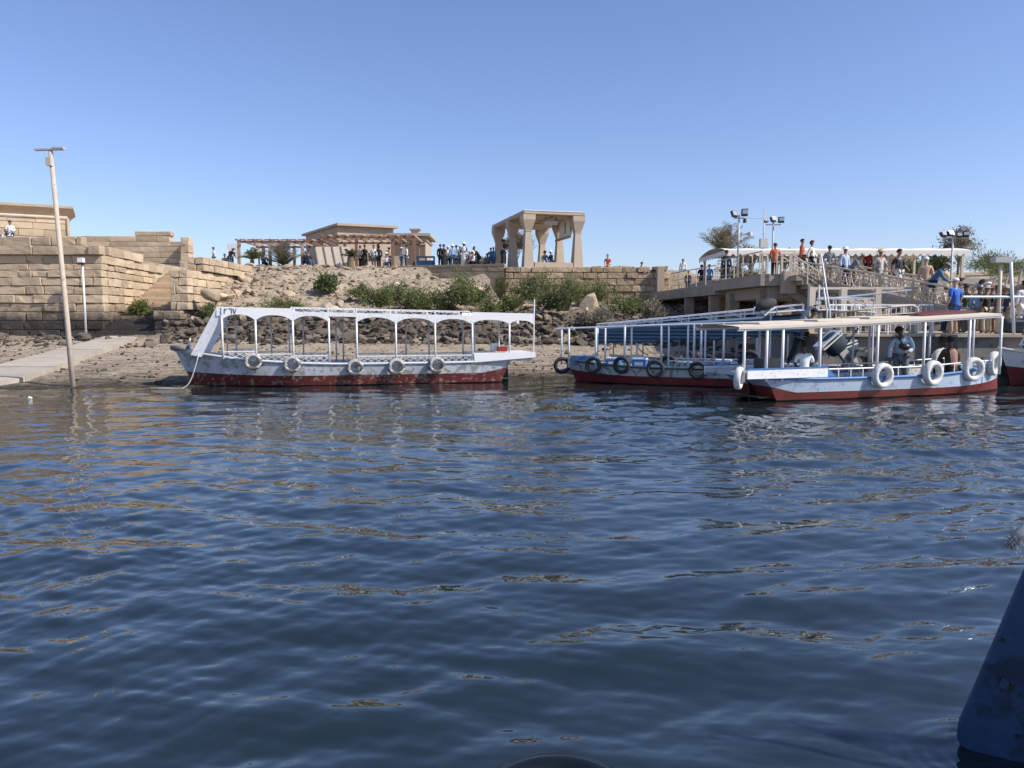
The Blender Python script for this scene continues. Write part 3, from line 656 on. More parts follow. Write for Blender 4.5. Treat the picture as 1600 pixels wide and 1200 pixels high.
# blue counters / barrier
r = empty('barrier', (PX(666, 60, 7), 60.2, 6.4), 0, 'dark blue metal stall counter at the terrace edge beside the pergola', 'counter')
mbl = simple('dark_blue_paint', (.03, .06, .12), .5, .2); mbl2 = simple('blue_cloth', (.06, .14, .28), .8, .2)
x0, x1 = PX(651, 60, 7), PX(679, 60, 7)
MB().box(((x0 + x1) / 2, 60.2, 7.12), (x1 - x0, .9, .08)).build('top', mbl, r)
MB().box(((x0 + x1) / 2, 60.0, 6.62), (x1 - x0 - .05, .06, .45)).build('front_panel', mbl2, r)
for x in (x0 + .05, (x0 + x1) / 2, x1 - .05):
    for y in (59.85, 60.55): MB().box((x, y, 6.75), (.06, .06, .68)).build('leg', mbl, r)

# ================================================================== LANDING STAGE (concrete walkway, platform, stairs, ramps, quay)
ls = empty('landing_stage', (12, 44, 1), 0, 'raised concrete walkway and platform on square columns with a rail', 'landing stage')
def railing(parent, pts, h, spacing, mat, r=.035, name='railing', mid=2, posts=True, bal=0, w=.05):
    """top rail + mid rails along pts; each upright post its own part"""
    pts = [Vector(p) for p in pts]
    t = MB()
    for a, b in zip(pts[:-1], pts[1:]):
        t.beam(a + Vector((0, 0, h)), b + Vector((0, 0, h)), w, w)
    t.build('top_rail', mat, parent)
    if mid:
        t = MB()
        for a, b in zip(pts[:-1], pts[1:]):
            for k in range(mid): zz = h * (k + .6) / (mid + .6) * .9; t.beam(a + Vector((0, 0, zz)), b + Vector((0, 0, zz)), w * .5, w * .5)
        t.build('mid_rail', mat, parent)
    for a, b in zip(pts[:-1], pts[1:]):
        L = (b - a).length; n = max(1, round(L / spacing))
        for k in range(n + 1):
            p = a.lerp(b, k / n); MB().box(p + Vector((0, 0, h / 2 - .02)), (w, w, h)).build('post', mat, parent)
        if bal:
            t = MB(); nb = int(L / bal)
            for k in range(nb): p = a.lerp(b, (k + .5) / nb); t.box(p + Vector((0, 0, h / 2)), (w * .4, w * .4, h * .9))
            t.build('balusters', mat, parent)
def slab(parent, name, x0f, x1f, y0, y1, z0, z1, mat):
    return MB().prism([(x0f(y0), y0, z0), (x1f(y0), y0, z0), (x1f(y1), y1, z0), (x0f(y1), y1, z0)], (0, 0, z1 - z0)).build(name, mat, parent)
def xl(y): return np.interp(y, [36, 41.8, 49.5, 58], [11.45, 10.95, 10.05, 9.9])
slab(ls, 'walkway_slab', xl, lambda y: xl(y) + 3.2, 41.83, 57, 3.62, 4.1, m_concrete2)
slab(ls, 'platform_slab', lambda y: xl(y) - .02, lambda y: 16.6, 35.6, 41.8, 3.82, 4.36, m_concrete2)
slab(ls, 'platform_beam', lambda y: xl(y) + .5, lambda y: 16.2, 35.9, 41.5, 3.25, 3.8, m_concrete2)
slab(ls, 'kerb', lambda y: xl(y), lambda y: xl(y) + .2, 41.9, 57, 4.103, 4.22, m_concrete)
railing(ls, [(xl(49.4) + .1, 49.4, 4.2), (xl(41.9) + .1, 41.9, 4.2)], 1.0, 1.45, m_beige)
railing(ls, [(xl(41.6) + .1, 41.6, 4.36), (xl(36) + .1, 35.8, 4.36)], 1.05, 1.2, m_beige)
railing(ls, [(12.2, 35.7, 4.36), (13.0, 35.7, 4.36)], 1.05, .8, m_beige)
railing(ls, [(13.2, 41.3, 4.36), (16.4, 41.3, 4.36)], 1.4, .42, m_beige, mid=0, w=.07)
for (x, y) in ((10.9, 47.5), (11.3, 43.2), (11.6, 40.5), (11.9, 36.6), (13.6, 36.6), (15.6, 36.6), (13.6, 40.5), (15.6, 40.5), (12.9, 47.5)):
    z0 = H(x, y) - .4; MB().box((x, y, (z0 + 3.6) / 2), (.5, .5, 3.6 - z0 + .0)).build('column', m_concrete2, ls)
MB().box((12.6, 35.3, 3.95), (.55, .55, 1.0)).build('pier_head', m_plaster, ls)
for (xx, yy, zz, ll) in ((12.0, 39.0, 2.62, 2.4), (14.0, 39.0, 2.2, 3.0), (15.2, 34.9, 1.7, 2.2)):
    MB().box((xx, yy, zz), (ll, .3, .22)).build('cross_beam', m_plaster, ls)
# stairs down from the platform
ss = empty('landing_stairs', (13.3, 34.9, 2.2), 0, 'steep concrete stairs with pipe handrails going down beside the ramp', 'stairs')
for k in range(13):
    x = 12.55 + k * .27; z = 4.25 - k * .175
    MB().box((x + .13, 34.75, z - .14), (.28, 1.2, .25)).build('step', m_concrete2, ss)
for yy in (34.12, 35.38):
    railing(ss, [(12.3, yy, 4.3), (15.9, yy, 1.97)], .85, .9, m_beige, mid=1, w=.055)
MB().prism([(12.5, 35.4, 3.9), (16.2, 35.4, 1.5), (16.2, 35.4, 1.2), (12.5, 35.4, 3.5)], (0, .12, 0)).build('stringer', m_concrete2, ss)
# ramps
def ramp(name, label, a, b, wdt, mat, h=.82, thick=.28, lattice=True, cat='ramp', group=None):
    a = Vector(a); b = Vector(b); d = (b - a); d2 = Vector((d.x, d.y, 0)).normalized(); n = Vector((d2.y, -d2.x, 0))
    if n.x > 0: n = -n                                    # n: the side seen from the river
    r = empty(name, (a + b) / 2, 0, label, cat, group)
    q = [a, b, b - n * wdt, a - n * wdt]
    MB().prism([p - Vector((0, 0, thick)) for p in q], (0, 0, thick)).build('deck', mat, r)
    for off in (0.0, -wdt):
        A = a + n * (off - .04 if off == 0 else off + .04); B = b + n * (off - .04 if off == 0 else off + .04)
        t = MB(); t.beam(A + Vector((0, 0, h)), B + Vector((0, 0, h)), .07, .07); t.build('handrail', m_beige, r)
        t = MB(); t.beam(A + Vector((0, 0, .08)), B + Vector((0, 0, .08)), .06, .14); t.build('kick_board', m_plaster, r)
        L = (B - A).length; np_ = max(2, int(L / .62))
        for k in range(np_ + 1):
            p = A.lerp(B, k / np_); lean = (B - A).normalized()
            MB().beam(p, p + Vector((0, 0, h)) + lean * .12, .07, .07).build('post', m_beige, r)
        if lattice:
            t = MB()
            for k in range(1, 4): t.beam(A + Vector((0, 0, .12 + h * k / 4.6)), B + Vector((0, 0, .12 + h * k / 4.6)), .03, .03)
            nl = int(L / .2)
            for k in range(nl):
                p = A.lerp(B, k / nl) + Vector((0, 0, .1 if k % 2 else h * .8)); q_ = A.lerp(B, (k + 1) / nl) + Vector((0, 0, h * .8 if k % 2 else .1)); t.beam(p, q_, .03, .03)
            o = t.build('lattice', m_beige, r); o['kind'] = 'stuff'
    return r
ramp('gangway', 'long sloping gangway with beige lattice rails leading down to the landing quay', (PX(1236, 37.2, 4.2), 37.2, 4.3), (PX(1478, 27.6, 2.6), 27.6, 2.62), 1.7, m_concrete, group='gangways to the quay')
ramp('gangway', 'second gangway with plain rails rising towards the green hill', (PX(1490, 40, 3.2), 40, 2.9), (PX(1660, 36, 5.2), 36, 4.35), 1.3, m_concrete2, h=.85, thick=.12, lattice=False, group='gangways to the quay')
# quay
qy = empty('quay', (18, 29.5, 0), 0, 'low concrete landing quay with dark grey face behind the crowded boats', 'quay')
MB().box((22.6, 30.6, .32), (14.0 , 7.4, 2.66)).build('quay_block', m_concgrey, qy)
MB().box((13.3, 31.1, .32), (4.55, 6.4, 2.66)).build('quay_block', m_concgrey, qy)
MB().box((22.6, 30.55, 1.70), (14.2, 7.6, .09)).build('coping', m_concrete, qy)
MB().box((13.3, 31.05, 1.70), (4.6, 6.6, .09)).build('coping', m_concrete, qy)
MB().box((24, 25.9, .1), (12.5, 1.9, .95)).build('low_step', m_concrete, qy)
wr = empty('quay_railing', (15, 28.4, 1.74), 0, 'row of white railing panels along the quay behind the standing man', 'railing')
railing(wr, [(11.6, 28.2, 1.75), (15.4, 28.2, 1.75)], 1.05, .55, m_whiteclean, mid=1, bal=.18, w=.05)
for x in (11.4, 12.6, 13.9, 15.3):
    z0 = 1.745; MB().box((x, 29.4, 2.6), (.22, .22, 1.7)).build('upright', m_beige, wr)
MB().beam((11.3, 29.4, 3.45), (15.5, 29.4, 3.45), .14, .09).build('upper_beam', m_beige, wr)
fp = empty('fence_panel', (19, 29.8, 1.74), 0, 'tan barred fence panel with white rail at the edge of the quay', 'fence')
railing(fp, [(17.6, 29.6, 1.75), (21.5, 29.6, 1.75)], 1.1, .9, m_beige, mid=2, bal=.12)
MB().tube([(15.7, 26.9, 3.05), (20.5, 27.0, 3.05)], .045, 8).build('white_pipe', m_whiteclean, fp)

# ================================================================== SHADE CANOPY WITH SCALLOPED EDGE
aw = empty('shade_canopy', (19.4, 48, 4.6), 0, 'long cream fabric shade canopy with scalloped hem behind the gangway', 'canopy')
ax0, ax1, ay0, ay1 = 12.4, 26.6, 45.0, 51.0
rows = []
for i in range(15):
    y = ay0 + (ay1 - ay0) * i / 14; hh = 6.28 + .30 * math.sin(math.pi * min(1, i / 14 * 1.02)) ** .8
    rows.append([(ax0 - .1 * (i / 14) + (ax1 - ax0) * k / 56, y, hh + .03 * math.cos(k * .9) * math.sin(math.pi * i / 14)) for k in range(57)])
MB().grid(rows).build('fabric', m_canvas, aw, smooth=True)
def hem(parent, a, b, n, z, drop, mat, off=0, stripes=None):
    a = Vector(a); b = Vector(b); t = MB(); K = 8
    for k in range(n * K):
        p = a.lerp(b, k / (n * K)); q = a.lerp(b, (k + 1) / (n * K))
        d0 = drop * (.55 + .45 * abs(math.sin(math.pi * k / K))); d1 = drop * (.55 + .45 * abs(math.sin(math.pi * (k + 1) / K)))
        t.add([(p.x, p.y, p.z), (q.x, q.y, q.z), (q.x, q.y, q.z - d1), (p.x, p.y, p.z - d0)], [(0, 1, 2, 3)])
    return t.build('scalloped_hem', mat, parent, fix=False)
hem(aw, (ax0, ay0 - .01, 6.28), (ax1, ay0 - .01, 6.28), 34, 6.3, .34, m_canvas)
hem(aw, (ax0 - .01, ay0, 6.28), (ax0 - .11, ay1, 6.28), 14, 6.3, .34, m_canvas)
for x in (12.6, 14.9, 17.6, 20.0, 21.9, 24.0, 26.3):
    for y in (45.3, 50.7): z0 = H(x, y) - .3; MB().box((x, y, (z0 + 6.26) / 2), (.13, .13, 6.26 - z0)).build('post', m_beige, aw)
# terrace slab under the canopy
MB().box((20, 48.6, 4.1), (16, 7.6, 1.1)).build('floor_slab', m_concrete, aw)

# domed roof far behind
dm = empty('domed_building', (PX(1376, 75, 8), 75, 5), 0, 'low domed tan roof showing above the scalloped canopy', 'building')
cx = PX(1372, 75, 8); m = MB(); rows = []
for i in range(8):
    a_ = i / 7 * math.pi / 2; rows.append([(cx + 3.2 * math.cos(a_) * math.cos(t / 20 * 2 * math.pi), 76 + 3.2 * math.cos(a_) * math.sin(t / 20 * 2 * math.pi), 8.3 + .95 * math.sin(a_)) for t in range(21)])
m.grid(rows).build('dome', m_plaster_d, dm, smooth=True)
MB().box((cx, 76.3, 6.6), (6.0, 4.5, 3.4)).build('wall', m_plaster, dm)

# ================================================================== POLES AND LAMPS
def lamp_pole(label, px, Y, zb, ztop, heads, r=.06, mat=m_steel, cat='lamp post', lean=0., name='floodlight_mast', extra=None):
    heads = [(a * .85, b, c * .78, d * .8, e) for a, b, c, d, e in heads]
    x = PX(px, Y, (zb + ztop) / 2); ro = empty(name, (x, Y, zb), 0, label, cat)
    MB().tube([(x, Y, zb), (x + lean, Y, ztop)], [r, r * .75], 10).build('pole', mat, ro, smooth=True)
    for (dx, dz, w, h, tilt) in heads:
        hd = MB().box((x + lean + dx, Y - .05, ztop + dz), (w, .16, h), Matrix.Rotation(tilt, 3, 'Z') @ Matrix.Rotation(R(-25), 3, 'X')).build('lamp_head', m_black, ro)
        MB().box((x + lean + dx, Y - .15, ztop + dz + .02), (w * .78, .05, h * .7), Matrix.Rotation(tilt, 3, 'Z') @ Matrix.Rotation(R(-25), 3, 'X')).build('glass', m_glass, hd)
    if heads:
        MB().beam((x + lean + min(h[0] for h in heads), Y, ztop - .16), (x + lean + max(h[0] for h in heads), Y, ztop - .16), .06, .06).build('bracket', m_steel, ro)
    return ro, x
ro, x = lamp_pole('tallest floodlight mast with twin lamps and side loudspeakers standing on the concrete walkway', 1153.5, 40, 4.36, 7.62, [(-.3, .05, .42, .4, .5), (.32, .12, .42, .44, -.4)])
for dx, dz in ((-.35, -.62), (.4, -.95)):
    sp = MB(); sp.tube([(x + dx, 40, 7.6 + dz), (x + dx * 1.5, 39.75, 7.6 + dz)], [.05, .13], 10); sp.tube([(x, 40, 7.45 + dz), (x + dx, 40, 7.6 + dz)], .025, 6); sp.build('loudspeaker', m_steel, ro)
lamp_pole('floodlight mast with two lamps beside the camera mast behind the canopy', 1207, 43.8, 4.4, 7.75, [(-.02, .14, .42, .36, .4), (.5, .1, .42, .38, -.4), (-.5, .02, .3, .1, 0)])
ro, x = lamp_pole('slim lattice mast carrying a surveillance camera on a side arm', 1193, 52, 4.6, 9.7, [], .05, cat='camera mast', name='camera_mast')
t = MB(); t.tube([(x, 52, 9.0), (x - 1.2, 52, 9.05), (x - 1.25, 52, 8.95)], .035, 6); t.build('side_arm', m_steel, ro)
MB().tube([(x - 1.3, 52, 9.0), (x - 1.3, 52, 8.72)], [.1, .13], 8).build('camera', m_black, ro)
MB().box((x - .05, 51.85, 7.35), (.5, .3, .6)).build('control_box', m_steel, ro)
t = MB()
for k in range(12): t.beam((x - .16, 52, 5.2 + k * .35), (x + .16, 52, 5.2 + k * .35), .03, .03)
for s_ in (-1, 1): t.beam((x + s_ * .35, 52, 4.7), (x, 52, 6.0), .04, .04)
t.build('rungs', m_steel, ro)
ro, x = lamp_pole('floodlight mast with four lamps by the dry tree at the far end of the canopy', 1485, 40, .8, 6.62, [(-.62, .02, .4, .3, .3), (-.2, .06, .4, .32, .2), (.3, -.02, .35, .3, -.2), (.72, .02, .4, .3, -.4)])
ro, x = lamp_pole('short square quay lamp post with a grey box head behind the boat bow', 1561, 27.6, 1.74, 4.3, [], .075, m_beige, name='quay_lamp')
MB().box((x, 27.55, 4.38), (.62, .3, .2)).build('box_head', m_steel, ro)
ro = empty('white_pole', (PX(1583, 26.9, 3), 26.9, 1.7), 0, 'slender white mooring pole at the outer end of the quay', 'pole')
MB().tube([(PX(1585, 26.9, 2), 26.9, 1.7), (PX(1579, 26.9, 4), 26.9, 4.25)], .05, 8).build('shaft', m_whiteclean, ro, smooth=True)
# tall leaning pole on the beach with a bar on top
b_ = GP(115, 604); tp = P(79, 236, b_.y)
po = empty('leaning_pole', b_, 0, 'tall slightly leaning rusty pole with a flat crossbar on top at the waterline', 'pole')
MB().tube([b_ - Vector((0, 0, .5)), b_.lerp(tp, .3), tp], [.088, .082, .066], 14).build('shaft', m_rust, po, smooth=True)
MB().box(tp + Vector((-.02, 0, .05)), (.96, .16, .05), Matrix.Rotation(R(-1.5), 3, 'Y')).build('crossbar', m_steel, po)
MB().box(tp + Vector((.28, -.02, .09)), (.36, .14, .05)).build('lamp_strip', m_steel, po)
MB().box(tp + Vector((.0, -.1, -.36)), (.17, .15, .26)).build('junction_box', m_beige, po)
b_ = GP(135, 529); tp = P(128.5, 408, b_.y - .25)
po = empty('lamp_post', b_, 0, 'short white painted lamp post with a boxy head before the high wall', 'lamp post')
MB().tube([b_ - Vector((0, 0, .3)), tp], [.065, .055], 12).build('pole', m_whiteclean, po, smooth=True)
MB().box(tp + Vector((-.02, -.08, .05)), (.30, .26, .26)).build('box_head', m_whiteclean, po)
MB().box(tp + Vector((-.02, -.08, -.16)), (.3, .26, .1)).build('glass', m_black, po)
# ================================================================== VEGETATION
def leafmat(name, c, c2):
    m, nt, b = nodes(name)
    pos = N(nt, 'NewGeometry').outputs['Position']
    n = noise_(nt, pos, 2.2, 3); n2 = noise_(nt, pos, 14, 2); f = mixc(nt, .5, n.outputs[0], n2.outputs[0])
    r = ramp_(nt, f, [(.35, c), (.65, c2)]); nt.links.new(r.outputs[0], b.inputs['Base Color']); b.inputs['Roughness'].default_value = .7
    b.inputs['Specular IOR Level'].default_value = .25
    tr = N(nt, 'BsdfTranslucent'); nt.links.new(r.outputs[0], tr.inputs[0]); mx = N(nt, 'MixShader'); mx.inputs[0].default_value = .25
    out = nt.nodes['Material Output']; nt.links.new(b.outputs[0], mx.inputs[1]); nt.links.new(tr.outputs[0], mx.inputs[2]); nt.links.new(mx.outputs[0], out.inputs[0])
    return m
m_leaf = leafmat('tamarisk_green', (.105, .135, .045), (.25, .27, .11))
m_leaf2 = leafmat('deep_green', (.08, .11, .04), (.17, .20, .09))
m_leafdry = leafmat('dry_grey_leaf', (.19, .17, .12), (.33, .29, .21))
m_palm = leafmat('palm_green', (.085, .10, .04), (.19, .19, .09))
m_bark = simple('bark', (.16, .12, .08), .9, .3, 8, .5, coord='World')
m_twig = simple('bleached_twig', (.34, .29, .23), .9, .2, 8, .3, coord='World')
def leaves(c, rad, n, size, mat, parent, name='foliage', clumps=14, upright=.35, asp=.28, seed=0):
    r = np.random.RandomState(seed + 31)
    cl = r.normal(0, 1, (clumps, 3)); cl /= np.linalg.norm(cl, axis=1)[:, None]; cl *= r.rand(clumps, 1) ** .45 * .78
    cl[:, 2] = np.abs(cl[:, 2]) * (.7 + .7 * r.rand(clumps)) - .2; cl[:, 0] *= 1.15
    cr = .14 + .30 * r.rand(clumps)
    k = r.randint(0, clumps, n); p = cl[k] + r.normal(0, 1, (n, 3)) * cr[k][:, None] * .62
    p[:, 2] = np.maximum(p[:, 2], -.35 + .05 * r.rand(n))
    p = p * np.array(rad) + np.array(c)
    d = (p - np.array(c)) / np.array(rad) * .7 + r.normal(0, .6, (n, 3)); d[:, 2] += upright; d /= np.linalg.norm(d, axis=1)[:, None]
    s = np.cross(d, r.normal(0, 1, (n, 3))); s /= np.linalg.norm(s, axis=1)[:, None]
    L = size * (.6 + .8 * r.rand(n))[:, None]; W = L * asp
    v = np.stack([p - s * W * .5, p + d * L * .5 + s * W * .5 * 0 - s * W * .6, p + d * L, p + d * L * .5 + s * W * .6], 1).reshape(-1, 3)
    me = bpy.data.meshes.new(name); f = np.arange(4 * n).reshape(-1, 4)
    me.vertices.add(4 * n); me.vertices.foreach_set('co', (v - np.array(c)).ravel()); me.loops.add(4 * n); me.loops.foreach_set('vertex_index', f.ravel().astype(np.int32))
    me.polygons.add(n); me.polygons.foreach_set('loop_start', (np.arange(n) * 4).astype(np.int32)); me.update(calc_edges=True); me.materials.append(mat)
    return put(name, me, T(c), parent)
def stems(c, rad, n, parent, mat, r0=.03, seed=0, name='stem'):
    r = random.Random(seed); m = MB()
    for _ in range(n):
        a = r.uniform(0, 6.28); e = r.uniform(.3, .95); tip = Vector((math.cos(a) * rad[0] * e, math.sin(a) * rad[1] * e, rad[2] * r.uniform(.2, 1)))
        b0 = Vector((r.uniform(-.15, .15), r.uniform(-.15, .15), -rad[2] * .45)); mid = b0.lerp(tip, .5) + Vector((0, 0, .2 * rad[2]))
        m.tube([Vector(c) + b0, Vector(c) + mid, Vector(c) + tip], [r0, r0 * .7, r0 * .3], 5)
    return m.build(name, mat, parent)
def bush(label, px, py_bot, w, h, Y=None, n=2600, mat=None, size=.17, name='shrub', grp=None, asp=.28, clumps=14, dry=False, seed=None, upright=.5):
    """w,h: picture size in px; py_bot: picture row of its foot"""
    mat = mat or m_leaf
    g = GP(px, py_bot) if Y is None else Vector((PX(px, Y, 5), Y, H(PX(px, Y, 5), Y)))
    k = g.y / 1200; rx, rz = w * k * .56, h * k * .58; ry = min(rx, 1.4) * .8
    sd_ = seed if seed is not None else int(px * 7 + py_bot)
    r = empty(name, g, 0, label, 'shrub', grp); c = g + Vector((0, 0, rz * .72))
    leaves(c, (rx * .92, ry, rz * 1.0), n, size, mat, r, seed=sd_, clumps=clumps, asp=asp, upright=upright)
    stems(c, (rx * .8, ry * .8, rz * .9), 12, r, m_twig if dry else m_bark, .03, sd_)
    return r
G1 = 'green shrubs on the rubble bank'
bush('bright green feathery bush growing at the foot of the stone stairs', 222, 505, 44, 42, n=2600, size=.16, name='bush', clumps=12)
bush('round leafy bush alone high on the pale rubble slope', 507, 462, 36, 40, n=2200, size=.2, mat=m_leaf2, asp=.5, clumps=16)
bush('low spreading green shrub just behind the white boat roof', 437, 492, 70, 26, n=2200, size=.14, grp=G1)
bush('dark small shrub on the stained rocks beside the square pier', 322, 500, 34, 26, n=1200, size=.14, mat=m_leaf2, grp=G1)
bush('broad shrub at the end of the pale rubble, first of the green row', 592, 490, 56, 52, n=3000, size=.15, grp=G1)
bush('thick bright shrub below the low smooth retaining wall', 652, 496, 74, 62, n=4200, size=.15, grp=G1)
bush('tall shrub under the crowd with shaded foot', 722, 490, 62, 66, n=4200, size=.16, grp=G1)
bush('low shrub between the tall shrub and the kiosk wall', 765, 498, 40, 36, n=1500, size=.15, grp=G1)
bush('dense rounded green shrub in front of the kiosk wall corner', 832, 482, 70, 60, n=4200, size=.15, grp=G1)
bush('tall wispy shrub with arching branches below the kiosk column', 886, 500, 56, 76, n=2800, size=.2, grp=G1, asp=.16)
bush('green shrub behind the large boulder', 940, 478, 62, 44, Y=53.2, n=3000, size=.15, grp=G1)
bush('light green shrub trailing down beside the boulder towards the boats', 975, 496, 66, 38, n=2800, size=.15, grp=G1)
bush('dry grey brown bush in front of the large boulder', 934, 514, 60, 34, n=1900, size=.16, mat=m_leafdry, dry=True)
bush('dark bush hanging at the foot of the walkway columns', 1022, 505, 40, 40, n=1300, size=.15, mat=m_leafdry, dry=True)
bush('rounded olive bush on the terrace behind the man in white robe', 742, 418, 60, 36, Y=74, n=6000, size=.3, mat=m_leafdry)
bush('large dark green bush under the canopy nearest the man in navy shirt', 1366, 432, 70, 36, Y=55, n=3400, size=.2, mat=m_leaf2)
bush('green bush between the two canopy posts', 1426, 432, 48, 34, Y=55, n=2200, size=.2, mat=m_leaf2)
bush('dark green bush under the outer end of the canopy', 1466, 430, 50, 42, Y=56, n=2600, size=.2, mat=m_leaf2)
bush('small green bush seen under the canopy near the orange shirt', 1172, 425, 44, 24, Y=57, n=1400, size=.2, mat=m_leaf2)
bush('green bush behind the upright bars of the platform railing', 1245, 425, 60, 26, Y=56, n=1800, size=.2, mat=m_leaf2)
bush('pale green grassy bush covering the crest of the far hill', 1552, 432, 120, 36, Y=70, n=4200, size=.3, mat=m_leaf, asp=.12, clumps=26)
bush('grassy green bush lower on the hill behind the second gangway', 1575, 452, 90, 30, Y=58, n=2600, size=.25, mat=m_leaf, asp=.12, clumps=20)

def frond_mesh(L, mat, droop=.5, dry=0., seed=0):
    r = random.Random(seed); m = MB(); pts = []
    for i in range(9):
        t = i / 8; pts.append(Vector((L * t * (1 - .12 * t * droop), 0, L * (.55 * t - droop * .75 * t * t))))
    m.tube(pts, [.025 * (1 - .7 * i / 8) for i in range(9)], 4)
    for i in range(26):
        t = .12 + .88 * i / 25; k = min(7, int(t * 8)); p = pts[k].lerp(pts[k + 1], t * 8 - k); l = L * .28 * math.sin(math.pi * min(1, t * .85 + .12)) + .05
        for s in (-1, 1):
            d = Vector((.55, s * (.8 + r.uniform(-.2, .2)), r.uniform(-.1, .35) - dry * .4)).normalized() * l
            m.add([p, p + d * .5 + Vector((.02, 0, .0)) , p + d, p + d * .5 - Vector((.035, 0, .0))], [(0, 1, 2, 3)])
    me = bpy.data.meshes.new('frond'); me.from_pydata([tuple(v) for v in m.v], [], m.f); me.materials.append(mat); return me
def palm(label, px, Y, h, L, n, mat, trunk_r=.16, droop=.5, name='palm_tree', up=(.2, 1.1), seed=0, zb=None):
    x = PX(px, Y, 7); z = H(x, Y) if zb is None else zb; r_ = random.Random(seed + 5)
    ro = empty(name, (x, Y, z), 0, label, 'palm')
    MB().tube([(x, Y, z - .3), (x + .05, Y, z + h)], [trunk_r * 1.2, trunk_r], 10).build('trunk', m_bark, ro)
    ms = [frond_mesh(L * s, mat, droop, seed=seed + i) for i, s in enumerate((.8, 1.0, 1.15))]
    for k in range(n):
        a = k * 2.399; e = up[0] + (up[1] - up[0]) * r_.random()
        put('frond', ms[k % 3], T((x + .05, Y, z + h)) @ Matrix.Rotation(a, 4, 'Z') @ Matrix.Rotation(-e, 4, 'Y') @ Matrix.Rotation(r_.uniform(-.4, .4), 4, 'X'), ro)
    return ro
for i_, (px_, py_, w_, h_, lb_) in enumerate([(566, 470, 40, 24, 'small shrub above the broad shrub at the end of the pale rubble'), (622, 478, 52, 36, 'shrub filling the gap before the thick bright shrub'),
        (690, 492, 50, 40, 'low shrub linking the thick bright shrub and the tall one'), (748, 478, 44, 34, 'dark leafed shrub in the shade of the smooth retaining wall'), (800, 492, 46, 36, 'shrub hugging the corner where smooth wall meets rough blocks'),
        (858, 492, 44, 40, 'shrub between the rounded shrub and the wispy arching one'), (905, 478, 36, 34, 'shrub just short of the large boulder'), (1000, 490, 44, 24, 'low trailing shrub towards the end post of the block wall')]):
    bush(lb_, px_, py_, w_, h_, n=2200, size=.16, grp=G1, mat=[m_leaf, m_leaf2][i_ % 2])
palm('upright spiky palm with greyish fronds under the first pergola', 441, 59.6, .12, 1.9, 34, m_leafdry, droop=.45, up=(-.05, 1.25), seed=1)
palm('low green palm clump growing at the base of the greyish palm', 443, 59.2, .05, 1.0, 20, m_palm, droop=.4, up=(.1, 1.2), seed=11)
palm('small dark palm in front of the end post of the first pergola', 393, 59.4, .5, 1.2, 20, m_palm, droop=.7, up=(0, .9), seed=2)
palm('small bushy palm with short trunk beside the leaning screens', 547, 59.2, .85, .7, 26, m_palm, trunk_r=.24, droop=.6, up=(-.2, 1.2), seed=3)
palm('wide grey green palm crown rising behind the near end of the canopy', 1130, 53, 2.0, 1.9, 48, m_leafdry, droop=.3, up=(.2, 1.3), seed=4, zb=4.7)
palm('short palm with hanging dry fronds under the near end of the canopy', 1146, 52, .6, 1.7, 22, m_leafdry, droop=.8, up=(-.4, .8), seed=6, zb=4.5)
palm('slim palm sapling with thin arching leaves beside the kiosk wall shrubs', 780, 52.5, .3, 1.6, 14, m_palm, droop=.25, up=(.5, 1.3), seed=8)

def dead_tree(label, px, Y, h, spread, n, mat, seed, zb=None, clump=None, leafn=3200):
    x = PX(px, Y, 7); z = H(x, Y) if zb is None else zb; r_ = random.Random(seed); ro = empty('tree', (x, Y, z), 0, label, 'tree')
    m = MB(); b0 = Vector((x, Y, z)); top = b0 + Vector((0, 0, h * .45)); m.tube([b0 - Vector((0, 0, .3)), top], [.10, .07], 8); m.build('trunk', m_bark, ro)
    br = MB(); tips = []
    for k in range(n):
        a = r_.uniform(0, 6.28); e = r_.random(); t0 = b0.lerp(top, r_.uniform(.5, 1))
        t1 = t0 + Vector((math.cos(a) * spread * .5 * e, math.sin(a) * spread * .4 * e, h * .25)); t2 = t1 + Vector((math.cos(a) * spread * .5 * e, math.sin(a) * spread * .3 * e, h * r_.uniform(.1, .32)))
        br.tube([t0, t1, t2], [.06, .04, .015], 5); tips.append(t2); tips.append(t1)
    br.build('limbs', m_twig, ro)
    c = b0 + Vector((0, 0, h * .70)); leaves(c, (spread * .85, spread * .6, h * .34), leafn, .15, mat, ro, name='crown', seed=seed, clumps=16, asp=.35)
    return ro
dead_tree('grey dry leaved tree behind the tallest floodlight mast', 1175, 54, 2.7, 1.0, 12, m_leafdry, 3, 4.7)
dead_tree('small bare topped tree poking above the canopy past the camera mast', 1226, 54, 2.5, .9, 12, m_leafdry, 4, 4.7, leafn=2200)
dead_tree('open crowned dry tree beside the four lamp mast', 1498, 56, 3.9, 1.5, 16, m_leafdry, 5, 5.0, leafn=3200)
dead_tree('grey leaved tree standing inside the view through the kiosk columns', 806, 68, 3.9, 1.6, 18, m_leafdry, 7, 6.2, leafn=5200)
